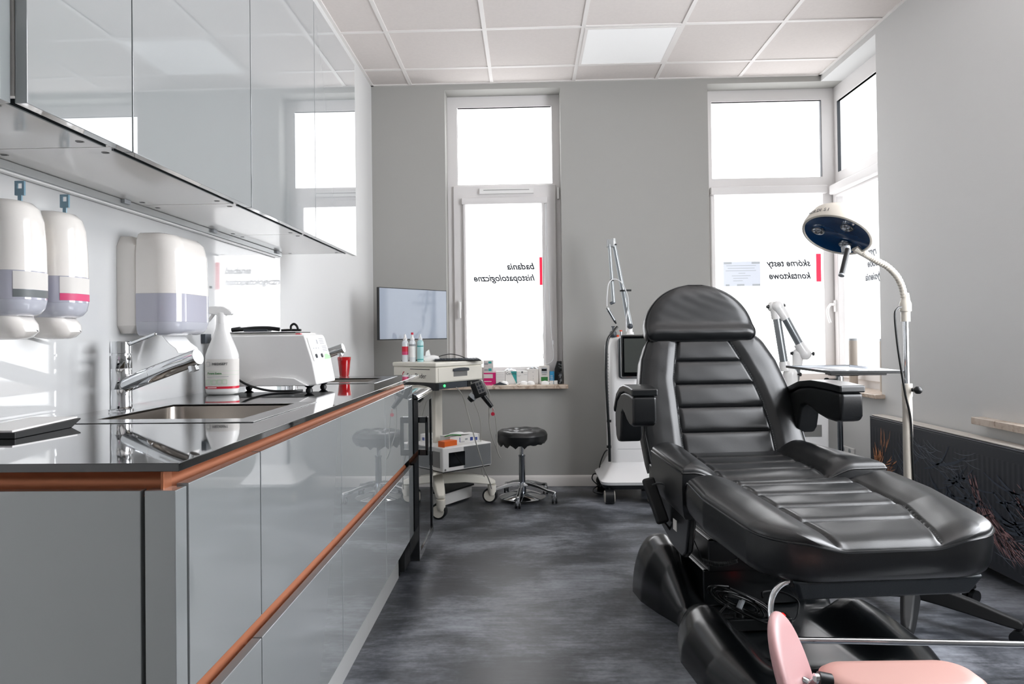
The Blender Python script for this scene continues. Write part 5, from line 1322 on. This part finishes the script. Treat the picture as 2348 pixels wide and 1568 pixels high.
# black bar on the left: hand control hooked on the side
hk = thing('hand_control', 'black hand control hooked on the left side of the treatment chair', 'remote control', (.48, 2.80, .45))
A0, A1 = at(1487, 1103, 2.72), at(1516, 1185, 2.66)
d_ = (A1-A0).normalized(); s_ = Vector((1, .1, 0)); s_ = (s_-d_*s_.dot(d_)).normalized(); n_ = d_.cross(s_)
mt = Matrix(((s_.x, n_.x, d_.x, A0.x), (s_.y, n_.y, d_.y, A0.y), (s_.z, n_.z, d_.z, A0.z), (0, 0, 0, 1)))
B().m('black_matte').box((-.024, -.014, -.012), (.024, .014, .165), mt).build('handset', hk, bevel=.010, seg=3)
B().m('black_plastic').tube([at(1496, 1112, 2.69), at(1508, 1108, 2.67), at(1522, 1110, 2.65), at(1530, 1118, 2.64)], .004, 8, 4).build('hook', hk)
B().m('cable').tube([A1, at(1530, 1205, 2.66), at(1545, 1225, 2.66), at(1562, 1245, 2.68), at(1585, 1262, 2.70)], .004, 8, 5).build('cable', hk)
# coiled lead below the leg rest
pc = [at(1612, 1285, 2.45), at(1640, 1293, 2.43), at(1665, 1292, 2.41), at(1690, 1285, 2.40)]
sp_ = spline(pc, 60); coil = []
for i, p in enumerate(sp_): coil.append(p+Vector((0, math.cos(i*.9)*.007, math.sin(i*.9)*.007)))
coil = [pc[0]+Vector((-.02, .05, .06))]+coil+[pc[-1]+Vector((.03, .04, .05))]
tag(B().m('cable').tube(coil, .0018, 5).build('coiled_cable'), 'coiled black lead hanging under the leg rest of the treatment chair', 'cable')

# ---- power strip with bundled lead on the chair base
PZ = .062
t = thing('power_strip', 'black power strip with lit red switch lying on the chair base', 'power strip', (.765, 2.485, PZ), math.radians(4))
B().m('black_plastic').box((-.150, -.028, 0), (.145, .028, .042)).build('casing', t, w=False, bevel=.005, seg=3)
for k in range(5):
    if k == 2: continue
    b = B().m('black_gap').lathe([(.020, .0430), (.020, .0435), (.0185, .0435), (.0185, .0424), (.0001, .0424)], (-.122+.046*k, 0, 0), 24, cap=False); b.build('socket_well', t, w=False)
B().m('led_red').box((.105, -.012, .042), (.128, .010, .047)).build('switch', t, w=False, bevel=.002)
B().m('black_plastic').cyl((-.03, 0, .042), (-.03, 0, .075), .017, .013, n=16).build('plug', t, w=False)
b = B().m('cable')
b.tube([(.145, 0, .02), (.17, .01, .02), (.20, .05, .03), (.23, .12, .045), (.19, .17, .06), (.12, .16, .065), (.10, .12, .06)], .0036, 8, 8)
b.build('lead', t, w=False)
tb = thing('bundled_cable', 'looped bundle of black cable tied in the middle behind the power strip', 'cable', (.74, 2.48, .07))
random.seed(4)
for k in range(7):
    c1, r1 = Vector((.735+.0*k, 2.47, .155)), .055+.010*k
    pts = []
    for i in range(9):
        a = 2*PI*i/8+.3*k; q = math.cos(a); rr = r1*(abs(q)**.7)*math.copysign(1, q)
        pts.append(c1+Vector((rr, math.sin(2*a)*.010+.012*random.uniform(-1, 1), -.45*rr+math.sin(a)*(.014+.004*k))))
    B().m('cable').tube(pts, .0034, 7, 6).build('loop', tb)
B().m('grey_light').cyl((.725, 2.462, .140), (.745, 2.475, .172), .010, n=10).build('cable_tie', tb)
B().m('cable').tube([(.69, 2.46, .16), (.64, 2.44, .11), (.635, 2.36, .075), (.66, 2.30, .066), (.74, 2.26, .060), (.83, 2.25, .062)], .0036, 8, 6).build('tail', tb)

# ---- chrome paper-roll holder clipped under the leg rest
t = thing('roll_holder', 'bent chrome rod clipped under the leg rest with a long horizontal bar', 'paper roll holder', (.68, 1.86, .45))
p = [at(1897, 1331, 1.865), at(1850, 1330, 1.865), at(1815, 1331, 1.865), at(1790, 1341, 1.86), at(1772, 1366, 1.85), at(1767, 1400, 1.84), at(1774, 1435, 1.82), at(1792, 1458, 1.80), at(1822, 1466, 1.79), at(1870, 1468, 1.785)]
b = B().m('chrome').tube(p+[at(2000, 1470, 1.78), at(2360, 1478, 1.74)], .0078, 16, 8); b.build('rod', t)
for px in (1822, 1856):
    q = at(px, 1330, 1.865); B().m('black_matte').box(q+Vector((-.014, -.012, -.016)), q+Vector((.014, .014, .012))).build('clip', t, bevel=.003)
B().m('ink').cyl(at(1889, 1331, 1.857), at(1889, 1331, 1.855), .003, n=10).build('pin_hole', t)
# ---- pink padded footrest stand in the foreground
t = thing('padded_footrest', 'pink padded footrest stand with round pad and long pad in the foreground', 'footrest', (.72, 1.50, 0))
C0 = at(1824, 1528, 1.50); upd = Vector((-.37, 0, .93)).normalized(); sd = Vector((.42, .90, 0)); sd = (sd-upd*sd.dot(upd)).normalized(); nrm = upd.cross(sd)
C0 = at(1826, 1560, 1.50)
rings = []
for (r_, h_) in ((.001, .013), (.80, .013), (.93, .011), (.985, .006), (1.0, 0), (.985, -.006), (.93, -.011), (.80, -.013), (.001, -.013)):
    rings.append([C0+nrm*h_+(upd*math.sin(2*PI*i/48)+sd*math.cos(2*PI*i/48))*.138*r_ for i in range(48)])
B().m('pink_light').ring(rings, True).build('round_pad', t, ang=60)
def pill(w, d, z, r, n=10):
    out = []
    for (cx, cy, a0) in ((w-r, d-r, 0), (-w+r, d-r, PI/2), (-w+r, -d+r, PI), (w-r, -d+r, 1.5*PI)):
        for i in range(n+1): out.append((cx+r*math.cos(a0+PI/2*i/n), cy+r*math.sin(a0+PI/2*i/n), z))
    return out
C1 = at(2066, 1530, 1.50); mt = Matrix.Translation((C1.x, 1.50, .318)) @ Matrix.Rotation(math.radians(2), 4, 'Z')
b = B().m('pink').ring([pill(.125, .035, .0, .034), pill(.158, .062, .004, .055), pill(.166, .070, .016, .06), pill(.168, .072, .035, .06), pill(.164, .068, .052, .058), pill(.152, .058, .061, .05), pill(.125, .04, .064, .036)], True, mtx=mt)
b.build('long_pad', t, ang=60)
b = B().m('black_plastic').cyl(at(1876, 1556, 1.47), at(1905, 1562, 1.47), .015, n=18); b.m('chrome').cyl(at(1868, 1556, 1.47), at(1880, 1556, 1.47), .011, n=18); b.build('hinge', t)
B().m('chrome').tube([C0-nrm*.012, C0-nrm*.03+Vector((0, 0, -.01)), at(1872, 1557, 1.47)], .008, 12, 4).build('pad_arm', t)
B().m('chrome').cyl((C1.x, 1.50, .02), (C1.x, 1.50, .318), .016, n=20).build('pole', t)
B().m('dark_grey').lathe([(.0001, 0), (.17, 0), (.17, .008), (.03, .022), (.0001, .022)], (C1.x, 1.50, 0), 40).build('base', t)
